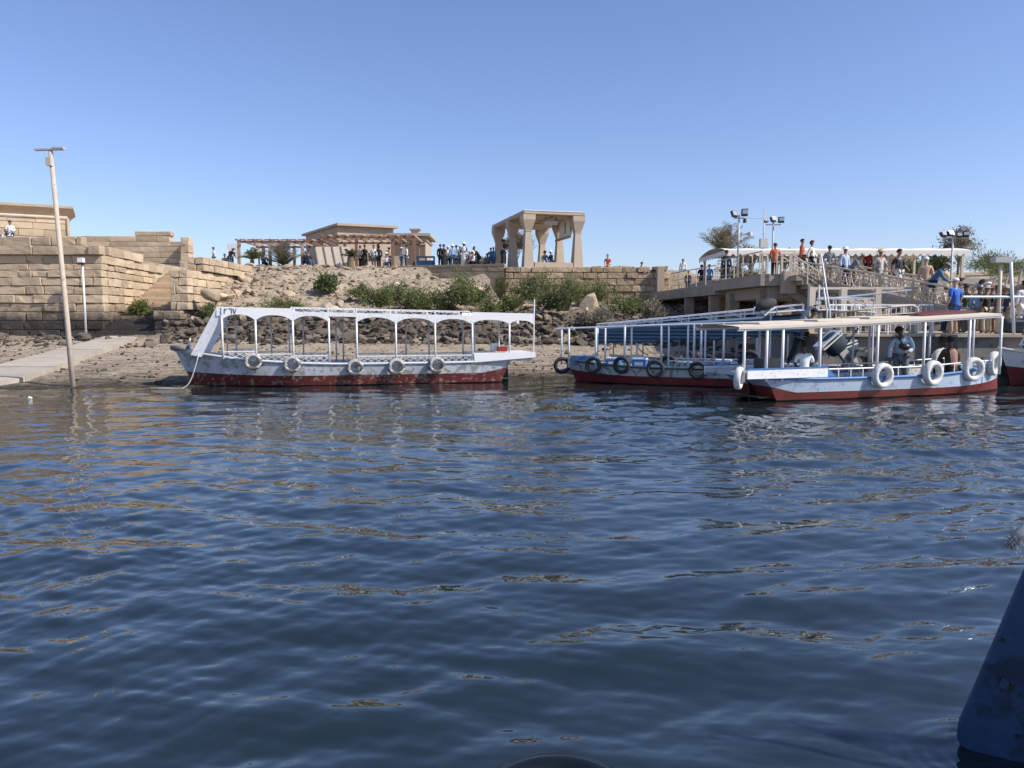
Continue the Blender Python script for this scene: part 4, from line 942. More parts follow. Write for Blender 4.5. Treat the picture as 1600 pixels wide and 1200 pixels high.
# ================================================================== PEOPLE
def skin_mesh(joints, edges, rad, root, sub=1, name='body'):
    keys = list(joints); ix = {k: i for i, k in enumerate(keys)}
    me = bpy.data.meshes.new(name); me.from_pydata([joints[k] for k in keys], [(ix[a], ix[b]) for a, b in edges], [])
    o = bpy.data.objects.new(name, me); col.objects.link(o)
    sk = o.modifiers.new('s', 'SKIN'); sk.branch_smoothing = .6; sk.use_smooth_shade = True
    for i, k in enumerate(keys):
        v = me.skin_vertices[0].data[i]; r = rad[k]; v.radius = (r, r) if not isinstance(r, tuple) else r; v.use_root = (k == root)
    if sub: sb_ = o.modifiers.new('u', 'SUBSURF'); sb_.levels = sub; sb_.render_levels = sub
    dg = bpy.context.evaluated_depsgraph_get(); out = bpy.data.meshes.new_from_object(o.evaluated_get(dg)); out.name = name
    bpy.data.objects.remove(o); out.polygons.foreach_set('use_smooth', [True] * len(out.polygons)); return out
BASE = dict(pel=(0, 0, .93), spn=(0, 0, 1.10), chs=(0, 0, 1.30), nkb=(0, .005, 1.45), nck=(0, 0, 1.51), hd0=(0, -.012, 1.57), hd1=(0, -.015, 1.64), hd2=(0, -.005, 1.71),
            shl=(-.17, 0, 1.41), ell=(-.235, .03, 1.14), wrl=(-.245, -.04, .91), hal=(-.245, -.07, .83), shr=(.17, 0, 1.41), elr=(.235, .03, 1.14), wrr=(.245, -.04, .91), har=(.245, -.07, .83),
            hil=(-.09, 0, .88), knl=(-.10, -.03, .49), anl=(-.10, .02, .09), tol=(-.11, -.13, .035), hir=(.09, 0, .88), knr=(.10, -.03, .49), anr=(.10, .02, .09), tor=(.11, -.13, .035))
RADB = dict(pel=.125, spn=.12, chs=.14, nkb=.075, nck=.052, hd0=.068, hd1=.092, hd2=.062, shl=.06, ell=.042, wrl=.03, hal=.036, shr=.06, elr=.042, wrr=.03, har=.036,
            hil=.09, knl=.058, anl=.04, tol=.034, hir=.09, knr=.058, anr=.04, tor=.034)
EDG = [('pel', 'spn'), ('spn', 'chs'), ('chs', 'nkb'), ('nkb', 'nck'), ('nck', 'hd0'), ('hd0', 'hd1'), ('hd1', 'hd2'), ('chs', 'shl'), ('shl', 'ell'), ('ell', 'wrl'), ('wrl', 'hal'),
       ('chs', 'shr'), ('shr', 'elr'), ('elr', 'wrr'), ('wrr', 'har'), ('pel', 'hil'), ('hil', 'knl'), ('knl', 'anl'), ('anl', 'tol'), ('pel', 'hir'), ('hir', 'knr'), ('knr', 'anr'), ('anr', 'tor')]
def add_fingers(J, Rd, E, side):
    w, h = Vector(J['wr' + side]), Vector(J['ha' + side]); d = (h - w).normalized(); s = d.cross(Vector((0, 0, 1))); s = s.normalized() if s.length > .1 else Vector((1, 0, 0))
    u = d.cross(s)
    for k, (o_, l) in enumerate(((-.027, .062), (-.009, .074), (.009, .07), (.026, .055))):
        a = f'f{side}{k}a'; b = f'f{side}{k}b'
        J[a] = tuple(h + s * o_ + d * .03); J[b] = tuple(h + s * o_ * 1.15 + d * (.03 + l) + u * .02); Rd[a] = .010; Rd[b] = .008
        E += [('ha' + side, a), (a, b)]
    J[f't{side}'] = tuple(w.lerp(h, .6) + s * -.045 + d * .03); Rd[f't{side}'] = .010; E.append(('wr' + side, f't{side}'))
POSES = {}
POSES['stand'] = {}
POSES['hands_front'] = dict(ell=(-.25, -.03, 1.14), wrl=(-.10, -.22, 1.10), hal=(-.04, -.26, 1.12), elr=(.25, -.03, 1.14), wrr=(.10, -.22, 1.10), har=(.04, -.26, 1.12))
POSES['camera'] = dict(ell=(-.24, -.16, 1.25), wrl=(-.09, -.27, 1.45), hal=(-.05, -.28, 1.53), elr=(.24, -.16, 1.25), wrr=(.09, -.27, 1.45), har=(.05, -.28, 1.53))
POSES['walk'] = dict(knl=(-.10, -.20, .52), anl=(-.10, -.24, .10), tol=(-.11, -.38, .06), knr=(.10, .06, .48), anr=(.10, .30, .13), tor=(.11, .18, .035),
                     ell=(-.24, .12, 1.15), wrl=(-.25, .12, .93), hal=(-.25, .10, .85), elr=(.24, -.08, 1.14), wrr=(.24, -.24, .97), har=(.24, -.29, .90))
def seated(back=0.):
    return dict(pel=(0, 0, .50), spn=(0, -.02 + back, .67), chs=(0, -.05 + back, .87), nkb=(0, -.06 + back, 1.02), nck=(0, -.07 + back, 1.08), hd0=(0, -.09 + back, 1.14), hd1=(0, -.10 + back, 1.21), hd2=(0, -.09 + back, 1.28),
                shl=(-.17, -.05 + back, .98), ell=(-.25, -.10 + back, .73), wrl=(-.16, -.30, .62), hal=(-.12, -.37, .61), shr=(.17, -.05 + back, .98), elr=(.25, -.10 + back, .73), wrr=(.16, -.30, .62), har=(.12, -.37, .61),
                hil=(-.10, -.04, .47), knl=(-.14, -.43, .47), anl=(-.13, -.42, .08), tol=(-.14, -.56, .035), hir=(.10, -.04, .47), knr=(.14, -.43, .47), anr=(.13, -.42, .08), tor=(.14, -.56, .035))
POSES['sit'] = seated()
POSES['bend'] = dict(pel=(0, .06, .92), spn=(0, .02, 1.08), chs=(0, -.08, 1.26), nkb=(0, -.19, 1.38), nck=(0, -.23, 1.42), hd0=(0, -.28, 1.46), hd1=(0, -.33, 1.50), hd2=(0, -.37, 1.56),
                     shl=(-.17, -.14, 1.34), ell=(-.23, -.22, 1.08), wrl=(-.17, -.40, .95), hal=(-.14, -.45, .90), shr=(.17, -.14, 1.34), elr=(.23, -.22, 1.08), wrr=(.17, -.40, .95), har=(.14, -.45, .90), hil=(-.09, .07, .88), hir=(.09, .07, .88))
# man standing, leaning on one straight arm and looking down
POSES['lean_down'] = dict(pel=(0, .04, .92), spn=(.0, -.02, 1.09), chs=(-.02, -.10, 1.27), nkb=(-.04, -.19, 1.40), nck=(-.06, -.23, 1.45), hd0=(-.08, -.27, 1.49), hd1=(-.10, -.31, 1.54), hd2=(-.11, -.33, 1.60),
                          shl=(-.19, -.14, 1.36), ell=(-.27, -.16, 1.10), wrl=(-.28, -.22, .88), hal=(-.28, -.25, .80), shr=(.15, -.12, 1.38), elr=(.24, -.12, 1.11), wrr=(.10, -.30, 1.04), har=(.03, -.33, 1.03))
POSES['climb'] = dict(pel=(0, 0, .95), spn=(.05, 0, 1.12), chs=(.16, 0, 1.28), nkb=(.27, 0, 1.38), nck=(.31, 0, 1.43), hd0=(.33, -.01, 1.49), hd1=(.35, -.02, 1.56), hd2=(.36, -.01, 1.63),
                      shl=(.02, 0, 1.42), ell=(.10, -.12, 1.62), wrl=(.26, -.2, 1.74), hal=(.33, -.22, 1.76), shr=(.28, 0, 1.27), elr=(.52, -.02, 1.18), wrr=(.78, -.04, 1.20), har=(.86, -.05, 1.22),
                      hil=(-.08, 0, .90), knl=(-.20, -.05, .52), anl=(-.34, .04, .15), tol=(-.37, -.10, .09), hir=(.09, 0, .90), knr=(.11, -.04, .50), anr=(.06, .05, .10), tor=(.05, -.10, .04))
POSES['crouch'] = dict(seated(), pel=(0, .05, .34), hil=(-.1, .02, .33), hir=(.1, .02, .33), knl=(-.14, -.26, .50), knr=(.14, -.26, .50), anl=(-.13, -.16, .08), anr=(.13, -.16, .08), tol=(-.14, -.30, .035), tor=(.14, -.30, .035))
for k in ('spn', 'chs', 'nkb', 'nck', 'hd0', 'hd1', 'hd2', 'shl', 'ell', 'wrl', 'hal', 'shr', 'elr', 'wrr', 'har'):
    p = POSES['crouch'][k]; POSES['crouch'][k] = (p[0], p[1] - .03, p[2] - .14)
TPL = {}
def tpl(pose, detail=False):
    key = (pose, detail)
    if key in TPL: return TPL[key]
    J = dict(BASE); J.update(POSES[pose]); Rd = dict(RADB); E = list(EDG)
    if detail:
        for s in 'lr': add_fingers(J, Rd, E, s)
    J['nse'] = tuple(Vector(J['hd1']) + Vector((0, -.108, -.012))); Rd['nse'] = .014; E.append(('hd1', 'nse'))
    for s, q in (('a', -1), ('b', 1)): J['ear' + s] = tuple(Vector(J['hd1']) + Vector((q * .098, .01, -.01))); Rd['ear' + s] = .018; E.append(('hd1', 'ear' + s))
    body = skin_mesh(J, E, Rd, 'pel', 1, 'body')
    def sub(keys, edges, add, name, over=None):
        JJ = {k: J[k] for k in keys}; RR = {k: (over or {}).get(k, Rd[k] + add) for k in keys}
        return JJ, edges, RR
    out = {'J': J, 'body': body}
    V = lambda k: Vector(J[k])
    # shirt with long or short sleeves
    for nm, ends in (('shirt', ('wrl', 'wrr')), ('tshirt', ('ell', 'elr'))):
        JJ = {k: J[k] for k in ('pel', 'spn', 'chs', 'nkb', 'shl', 'shr', 'ell', 'elr')}
        JJ['wst'] = tuple(V('pel').lerp(V('spn'), -.25))
        RR = dict(pel=.150, spn=.146, chs=.168, nkb=.078, shl=.082, shr=.082, ell=.062, elr=.062, wst=.152)
        ee = [('wst', 'pel'), ('pel', 'spn'), ('spn', 'chs'), ('chs', 'nkb'), ('chs', 'shl'), ('chs', 'shr'), ('shl', 'ell'), ('shr', 'elr')]
        if nm == 'shirt':
            JJ['wrl'] = J['wrl']; JJ['wrr'] = J['wrr']; RR['wrl'] = RR['wrr'] = .048; ee += [('ell', 'wrl'), ('elr', 'wrr')]
        out[nm] = skin_mesh(JJ, ee, RR, 'pel', 1, nm)
    for nm, full in (('trousers', True), ('shorts', False)):
        JJ = {k: J[k] for k in ('pel', 'hil', 'hir', 'knl', 'knr')}; RR = dict(pel=.148, hil=.112, hir=.112, knl=.082, knr=.082)
        ee = [('pel', 'hil'), ('pel', 'hir'), ('hil', 'knl'), ('hir', 'knr')]
        if full: JJ['anl'] = J['anl']; JJ['anr'] = J['anr']; RR['anl'] = RR['anr'] = .062; ee += [('knl', 'anl'), ('knr', 'anr')]
        out[nm] = skin_mesh(JJ, ee, RR, 'pel', 1, nm)
    # long robe: rings from the chest to the ankles
    m = MB(); rows = []; foot = (V('anl') + V('anr')) / 2; kn = (V('knl') + V('knr')) / 2; sp_ = (V('knr') - V('knl')).length / 2; sf = (V('anr') - V('anl')).length / 2
    for c, rx, ry in ((V('nkb'), .07, .07), (V('chs') + Vector((0, 0, .06)), .18, .13), (V('chs'), .185, .14), (V('spn'), .165, .135), (V('pel'), .185, .155), (V('pel').lerp(kn, .5), sp_ + .13, .16), (kn, sp_ + .12, .15 ), (foot + Vector((0, 0, .03)), sf + .13, .17)):
        rows.append([c + Vector((rx * math.cos(t / 16 * 2 * math.pi), ry * math.sin(t / 16 * 2 * math.pi), 0)) * (1 + .03 * math.sin(t * 2.3 + c.z * 5)) for t in range(17)])
    m.grid(rows); me = bpy.data.meshes.new('robe'); me.from_pydata([tuple(v) for v in m.v], [], m.f); me.polygons.foreach_set('use_smooth', [True] * len(me.polygons)); out['robe'] = me
    h1, h2 = V('hd1'), V('hd2'); ax = (h2 - V('hd0')).normalized()
    def cap(rx, ry, rz, lo, nm, back=.3, off=.0):
        bm = bmesh.new(); bmesh.ops.create_uvsphere(bm, u_segments=16, v_segments=10, radius=1)
        bmesh.ops.delete(bm, geom=[v for v in bm.verts if v.co.z < lo - (back if v.co.y > .1 else 0)], context='VERTS')
        rot = Vector((0, 0, 1)).rotation_difference(ax).to_matrix().to_4x4()
        bmesh.ops.transform(bm, matrix=T(h1 + ax * (.02 + off)) @ rot @ Matrix.Diagonal((rx, ry, rz, 1)), verts=bm.verts)
        me = bpy.data.meshes.new(nm); bm.to_mesh(me); bm.free(); me.polygons.foreach_set('use_smooth', [True] * len(me.polygons)); return me
    out['hair'] = cap(.106, .116, .112, .25, 'hair', .6); out['long_hair'] = cap(.115, .125, .125, .2, 'long_hair', 2.); out['scarf'] = cap(.125, .135, .14, -.1, 'scarf', 1.2, -.01); out['cap'] = cap(.112, .122, .10, .2, 'cap', .2, .02)
    m = MB(); c = h1 + ax * .045
    m.grid([[c + ax * z + Vector((r_ * math.cos(t / 18 * 6.2832), r_ * math.sin(t / 18 * 6.2832), 0)) for t in range(19)] for r_, z in ((.20, -.01), (.19, .0), (.115, .012), (.108, .07), (.09, .10), (.005, .105))])
    me = bpy.data.meshes.new('sun_hat'); me.from_pydata([tuple(v) for v in m.v], [], m.f); me.polygons.foreach_set('use_smooth', [True] * len(me.polygons)); out['sun_hat'] = me
    TPL[key] = out; return out
def cm(c): return simple('cloth_%d_%d_%d' % tuple(int(x * 100) for x in c), c, .85, .12, 9, .25)
SKIN = [simple('skin_dark', (.085, .048, .032), .55, .08, 9, .05), simple('skin_mid', (.24, .13, .085), .55, .08, 9, .05), simple('skin_light', (.46, .28, .20), .55, .08, 9, .05)]
BLK = (.015, .014, .014); NAVY = (.02, .03, .06); WHT = (.72, .72, .71); BLUE = (.03, .12, .38); LBL = (.28, .42, .62); GRY = (.18, .18, .18); TAN = (.40, .28, .18); DEN = (.06, .10, .18); RED = (.34, .04, .03); ORG = (.72, .13, .05); BRN = (.07, .045, .035); KHA = (.30, .25, .17)
def person(label, loc, face, pose='stand', top=('tshirt', WHT), bot=('trousers', NAVY), head=('hair', BLK), skin=1, s=1., detail=False, group=None, shoes=BRN, sit_h=0.):
    """face: heading in degrees, 0 = looking to the river (towards -Y), 90 = towards +X, 180 = away"""
    t = tpl(pose, detail); ro = empty('person', loc, R(face), label, 'person', group)
    B = WM[ro.name] @ Matrix.Diagonal((s, s, s, 1)) @ T((0, 0, sit_h))
    def add(key, mat, nm=None):
        me = t[key]
        if not me.materials: me.materials.append(SKIN[1])
        o = put(nm or key, me, B, ro); o.material_slots[0].link = 'OBJECT'; o.material_slots[0].material = mat; return o
    add('body', SKIN[skin])
    if top: add(top[0], cm(top[1]))
    if bot and not (top and top[0] == 'robe' and False): add(bot[0], cm(bot[1]))
    if head: add(head[0], cm(head[1]))
    if detail:
        h1 = Vector(t['J']['hd1']); e = MB()
        for q in (-1, 1):
            e = MB(); e.box(h1 + Vector((q * .034, -.086, .004)), (.022, .014, .012)); o = e.build('eye', m_black, ro, local=True)
            o.matrix_basis = WM[ro.name].inverted() @ B @ T(h1 + Vector((q * .034, -.086, .004)))
    return ro, B, t
CR = 'visitors gathered on the terrace'
def tp(label, px, Y, face, z=None, **k):
    x = PX(px, Y, 7); zz = H(x, Y) if z is None else z
    return person(label, (x, Y, zz), face, group=k.pop('group', CR), **k)
# on the terrace (left to right)
tp('person in white shirt looking over the high sandstone wall', 17, 47.6, 20, z=6.6, pose='hands_front', top=('shirt', WHT), s=.98, group=None)
tp('person in pale shirt crouching by the standing figure on the high wall', 10, 47.6, 40, z=6.6, pose='crouch', top=('shirt', (.5, .52, .55)), group=None)
tp('person in white top just inside the frame edge on the high wall', 1, 47.8, 0, z=6.6, pose='crouch', top=('tshirt', WHT), head=('cap', WHT), group=None)
tp('person in white shirt alone at the top of the stone stairs', 334, 60, -60, top=('tshirt', WHT), s=.95)
tp('person with dark hat and blue bag outside the first pergola', 360, 60.5, 60, pose='bend', top=('shirt', BLK), bot=('trousers', DEN), head=('sun_hat', BRN))
tp('person in grey crouching next to the figure with the blue bag', 352, 60.5, 0, pose='crouch', top=('tshirt', GRY))
tp('person in blue jacket seated low between the two small palms', 413, 60.3, 30, pose='sit', top=('shirt', DEN), z=6.15)
tp('seated person in black leaning toward the leaning screens', 481, 60.0, 60, pose='sit', top=('shirt', BLK), bot=('trousers', DEN), z=6.3)
tp('seated person in navy beside the pergola post and the screens', 477, 60.6, 50, pose='sit', top=('shirt', NAVY), z=6.3, head=('scarf', GRY))
tp('standing person in black robe under the higher pergola', 570, 61.5, 20, top=('robe', BLK), bot=('trousers', BLK), head=('hair', BLK))
tp('person in white shirt at the first post of the higher pergola', 563, 62.2, 140, top=('tshirt', WHT))
tp('person in white shirt and grey trousers under the higher pergola facing the river', 584, 61.6, 0, top=('shirt', WHT), bot=('trousers', GRY), head=('cap', GRY))
tp('person in black with long hair behind the white shirt under the pergola', 592, 61.8, 200, top=('shirt', BLK), bot=('trousers', BLK), head=('long_hair', BLK))
tp('seated person with white sun hat low under the higher pergola', 604, 61.0, 0, pose='sit', top=('tshirt', WHT), head=('sun_hat', WHT), z=6.2)
tp('person with tan scarf between the pergola posts', 608, 62.4, 0, top=('shirt', TAN), head=('scarf', TAN))
tp('person in pale checked shirt beyond the third pergola post', 627, 61.4, 110, pose='hands_front', top=('shirt', (.5, .56, .62)), bot=('trousers', DEN), head=('cap', WHT), s=.93)
tp('tall person in white shirt with blue jeans next to the last pergola post', 635, 61.6, -70, top=('shirt', WHT), bot=('trousers', DEN), head=('cap', GRY), s=1.07)
tp('person in black with dark hair just past the blue counter', 688, 59.6, 160, top=('shirt', BLK), bot=('trousers', BLK), s=1.02)
tp('person in black dress with white collar near the blue counter', 693.5, 59.4, 10, top=('robe', BLK), bot=('trousers', BLK), head=('long_hair', BLK))
tp('person in white top behind the black dressed pair', 700, 60.2, 30, top=('shirt', WHT), head=('scarf', WHT), s=.97)
tp('person in pale blue shirt with white head scarf among the crowd', 707, 59.5, 0, top=('shirt', LBL), bot=('trousers', DEN), head=('scarf', WHT))
tp('person in grey blue shirt with dark hair among the crowd', 713, 59.9, 180, top=('tshirt', (.16, .22, .30)), bot=('trousers', NAVY))
tp('person in black vest half hidden behind the white robed man', 718.5, 60.2, 70, top=('tshirt', BLK), bot=('trousers', BLK), head=('cap', WHT))
tp('tall man in long white robe and white turban in the crowd', 725, 59.0, -20, top=('robe', WHT), bot=('trousers', WHT), head=('scarf', WHT), skin=0, s=1.08, pose='hands_front')
tp('person in dark red top bending beside the white robed man', 731, 58.8, 90, pose='crouch', top=('tshirt', RED), bot=('shorts', TAN), head=('cap', (.45, .10, .07)))
tp('person in white shirt crouching at the terrace edge', 740, 58.6, -50, pose='crouch', top=('shirt', WHT), bot=('trousers', BLK))
tp('standing person in white shirt behind the crouching one', 741, 60.4, 30, top=('shirt', WHT), bot=('trousers', GRY))
tp('person in dark jacket leaning beside the crouching white shirt', 747, 59.2, -80, pose='bend', top=('shirt', BLK), bot=('trousers', NAVY), s=.95)
tp('person in bright blue shirt near the first kiosk column', 767, 59.6, 0, top=('tshirt', (.04, .16, .32)), bot=('trousers', DEN), s=.93)
tp('person in teal blue shirt with pale cap leaning by the kiosk column', 771, 59.0, 40, top=('tshirt', (.03, .18, .36)), bot=('trousers', DEN), head=('cap', WHT), s=.93)
tp('person in blue grey shirt crouching short of the kiosk', 760.5, 59.4, 20, top=('tshirt', (.12, .18, .26)), pose='crouch')
tp('tall person in long black robe and hat standing at the kiosk column', 786.5, 57.6, 60, z=6.2, top=('robe', BLK), bot=('trousers', NAVY), head=('sun_hat', BLK), s=1.12, pose='hands_front')
tp('seated person in dark top with pale blue sleeves under the kiosk roof', 851, 58.4, 10, z=6.1, pose='sit', top=('shirt', (.10, .14, .17)), bot=('trousers', LBL), head=('scarf', BLK))
tp('seated person in black wearing a white brimmed hat under the kiosk roof', 862, 58.2, -60, z=6.1, pose='sit', top=('shirt', BLK), head=('sun_hat', WHT))
tp('person in orange red dress sitting alone on the block wall', 950, 57.2, -20, z=5.75, pose='sit', top=('tshirt', (.62, .14, .09)), bot=('trousers', TAN), head=('hair', (.28, .17, .11)), skin=2)
tp('person in black lying low at the broken end of the block wall', 1001, 57.4, 70, z=5.2, pose='sit', top=('shirt', BLK), bot=('trousers', BLK))
tp('head and shoulders of a dark haired person behind the block wall', 989, 58.2, 0, z=4.9, pose='sit', top=('shirt', NAVY))
# on the walkway, platform and gangway
WK = 'visitors on the landing stage and gangway'
def wp(label, px, Y, z, face, **k): return person(label, (PX(px, Y, z + 1), Y, z), face, group=WK, **k)
wp('person in white shirt and cap standing on the skyline by the walkway start', 1067, 58, 5.05, -20, top=('shirt', WHT), bot=('trousers', DEN), head=('cap', TAN))
wp('person with dark hair low behind the first walkway rail posts', 1075, 55, 4.12, 0, top=('shirt', NAVY), s=.9)
wp('person with black backpack on the walkway next to the light blue shirt', 1096, 51, 4.12, 180, top=('tshirt', BLK), bot=('shorts', TAN))
wp('person in light blue shirt on the walkway', 1108, 49, 4.12, 160, top=('tshirt', (.16, .32, .66)), bot=('shorts', GRY), head=('hair', (.25, .18, .12)), skin=2, s=.93)
wp('person in dark teal jacket under the near end of the canopy', 1135, 45, 4.36, 140, top=('shirt', (.02, .05, .07)), bot=('trousers', NAVY), s=1.1)
wp('person in bright orange shirt at the top of the landing stairs', 1211, 36.6, 4.2, 170, top=('tshirt', ORG), bot=('trousers', BLK), head=('hair', BRN), s=.95)
wp('person in orange and black at the head of the gangway', 1253, 37.4, 4.38, 90, top=('tshirt', ORG), bot=('trousers', BLK), pose='walk')
wp('person in white shirt walking behind the orange top at the gangway head', 1268, 38.2, 4.38, 60, top=('shirt', WHT), bot=('trousers', BLK), head=('long_hair', BLK), pose='walk')
wp('person in pale blue shirt and white hat on the upper gangway', 1320, 34.2, 3.68, 20, top=('shirt', (.42, .52, .66)), bot=('trousers', NAVY), head=('sun_hat', WHT))
wp('person in grey shirt bending over the upper gangway rail', 1333, 33.6, 3.48, 60, top=('tshirt', (.13, .16, .20)), bot=('trousers', BLK), pose='bend', head=('cap', GRY))
wp('man in navy polo shirt and light shorts walking down the gangway', 1404, 30.7, 3.22, 30, top=('tshirt', (.015, .03, .05)), bot=('shorts', (.60, .57, .52)), pose='walk', s=1.04)
wp('person in peach shirt and white cap on the lower gangway', 1446, 29.2, 2.85, 160, top=('shirt', (.52, .33, .23)), bot=('trousers', KHA), head=('cap', WHT), skin=2)
wp('person in denim blue jacket bending forward on the lower gangway', 1462, 28.5, 2.72, 60, top=('shirt', (.05, .12, .24)), bot=('trousers', NAVY), pose='bend', head=('cap', GRY))
person('man in royal blue shirt and white cap standing on the quay', (PX(1491, 27.2, 2.6), 27.2, 1.755), 200, group=WK, top=('tshirt', (.02, .12, .46)), bot=('shorts', (.10, .12, .16)), head=('cap', WHT), skin=2, s=1.12)
wp('woman in white top with dark hair behind the royal blue shirt', 1499, 29.4, 1.755, 80, top=('tshirt', WHT), bot=('trousers', KHA), head=('long_hair', BLK), s=1.18)
wp('tall woman in black with long dark hair on the quay', 1533, 29.8, 1.755, 60, top=('shirt', BLK), bot=('trousers', BLK), head=('long_hair', BLK), s=1.16)
wp('person in light blue shirt with black bag on the quay by the maroon tarp', 1529, 28.0, 1.755, 150, top=('shirt', (.22, .38, .62)), bot=('trousers', KHA), head=('sun_hat', (.30, .30, .31)))
wp('person in black vest and grey sun hat on the quay', 1541, 27.7, 1.755, 190, top=('tshirt', BLK), bot=('trousers', (.45, .36, .25)), head=('sun_hat', (.36, .34, .31)), s=.98)
wp('person with dull red cap on the quay near the lamp post', 1549, 28.6, 1.755, 120, top=('shirt', (.34, .25, .19)), bot=('shorts', (.35, .38, .34)), head=('cap', (.30, .10, .07)))
wp('person in dark grey shirt with dark hair beside the quay lamp post', 1557, 28.2, 1.755, 200, top=('tshirt', (.07, .08, .10)), bot=('shorts', GRY))
wp('person in white at the outer rim of the frame behind the mooring pole', 1599, 29.0, 1.755, 180, top=('shirt', WHT), bot=('trousers', WHT), s=1.12)

wp('person in tan shirt and straw hat at the foot of the gangway', 1476, 28.4, 1.755, 40, top=('shirt', (.42, .32, .22)), bot=('trousers', NAVY), head=('sun_hat', TAN), s=1.02)
wp('person in dark green shirt close behind the royal blue shirt on the quay', 1508, 28.6, 1.755, 210, top=('tshirt', (.04, .08, .05)), bot=('trousers', GRY), s=1.04, pose='hands_front')
wp('person in white shirt and navy shorts in the quay crowd', 1519, 29.4, 1.755, 20, top=('tshirt', WHT), bot=('shorts', NAVY), skin=2, head=('hair', (.3, .2, .12)), s=1.0)
wp('tall person in grey shirt at the back of the quay crowd', 1543, 30.4, 1.755, 0, top=('shirt', GRY), bot=('trousers', BLK), head=('cap', WHT), s=1.12)
wp('person in navy jacket beyond the quay lamp post', 1570, 29.2, 1.755, -30, top=('shirt', NAVY), bot=('trousers', KHA), head=('scarf', (.4, .3, .25)), s=1.02)
wp('person in light shirt descending the middle of the gangway', 1375, 31.8, 3.42, 15, top=('tshirt', (.5, .48, .44)), bot=('trousers', GRY), pose='walk', head=('sun_hat', TAN), s=.96)
wp('person with grey backpack walking up the gangway near its top', 1296, 35.3, 3.92, 170, top=('tshirt', (.22, .24, .27)), bot=('shorts', KHA), pose='walk', s=.97)
wp('person in dark red top near the canopy post above the gangway', 1356, 46.5, 4.66, 0, top=('shirt', RED), bot=('trousers', BLK))
# ================================================================== BOATS
m_hullw = simple('hull_white_worn', (.40, .42, .45), .5, .25, 1.5, .2, wear=(.24, .23, .22), wear_amt=.455, wear_scale=3.5)
m_hullb = simple('hull_pale_blue', (.38, .46, .56), .45, .08, 1.2, .12, wear=(.24, .31, .38), wear_amt=.42, wear_scale=3)
m_hullg = simple('hull_dull_white', (.50, .52, .52), .55, .12, 1.5, .2, wear=(.24, .22, .20), wear_amt=.44, wear_scale=4)
m_red = simple('red_antifouling', (.12, .018, .017), .6, .35, 2, .2, wear=(.24, .19, .13), wear_amt=.43, wear_scale=6)
m_red2 = simple('red_lower_hull', (.21, .03, .026), .5, .25, 2, .15, wear=(.10, .035, .025), wear_amt=.44, wear_scale=5)
m_slime = simple('black_waterline', (.012, .010, .009), .5, .2, 6)
m_blue = simple('blue_trim_paint', (.05, .17, .42), .45, .15, 4, .1)
m_teal = simple('dark_green_trim', (.04, .075, .075), .5, .2, 4, .1)
m_floor = simple('boat_floor', (.20, .17, .14), .9, .2, 3, .2)
m_frame = simple('grey_white_frame', (.58, .60, .62), .45, .1, 6, .1)
m_cush = simple('blue_cushion', (.08, .17, .32), .85, .2, 6, .3)
class Boat: pass
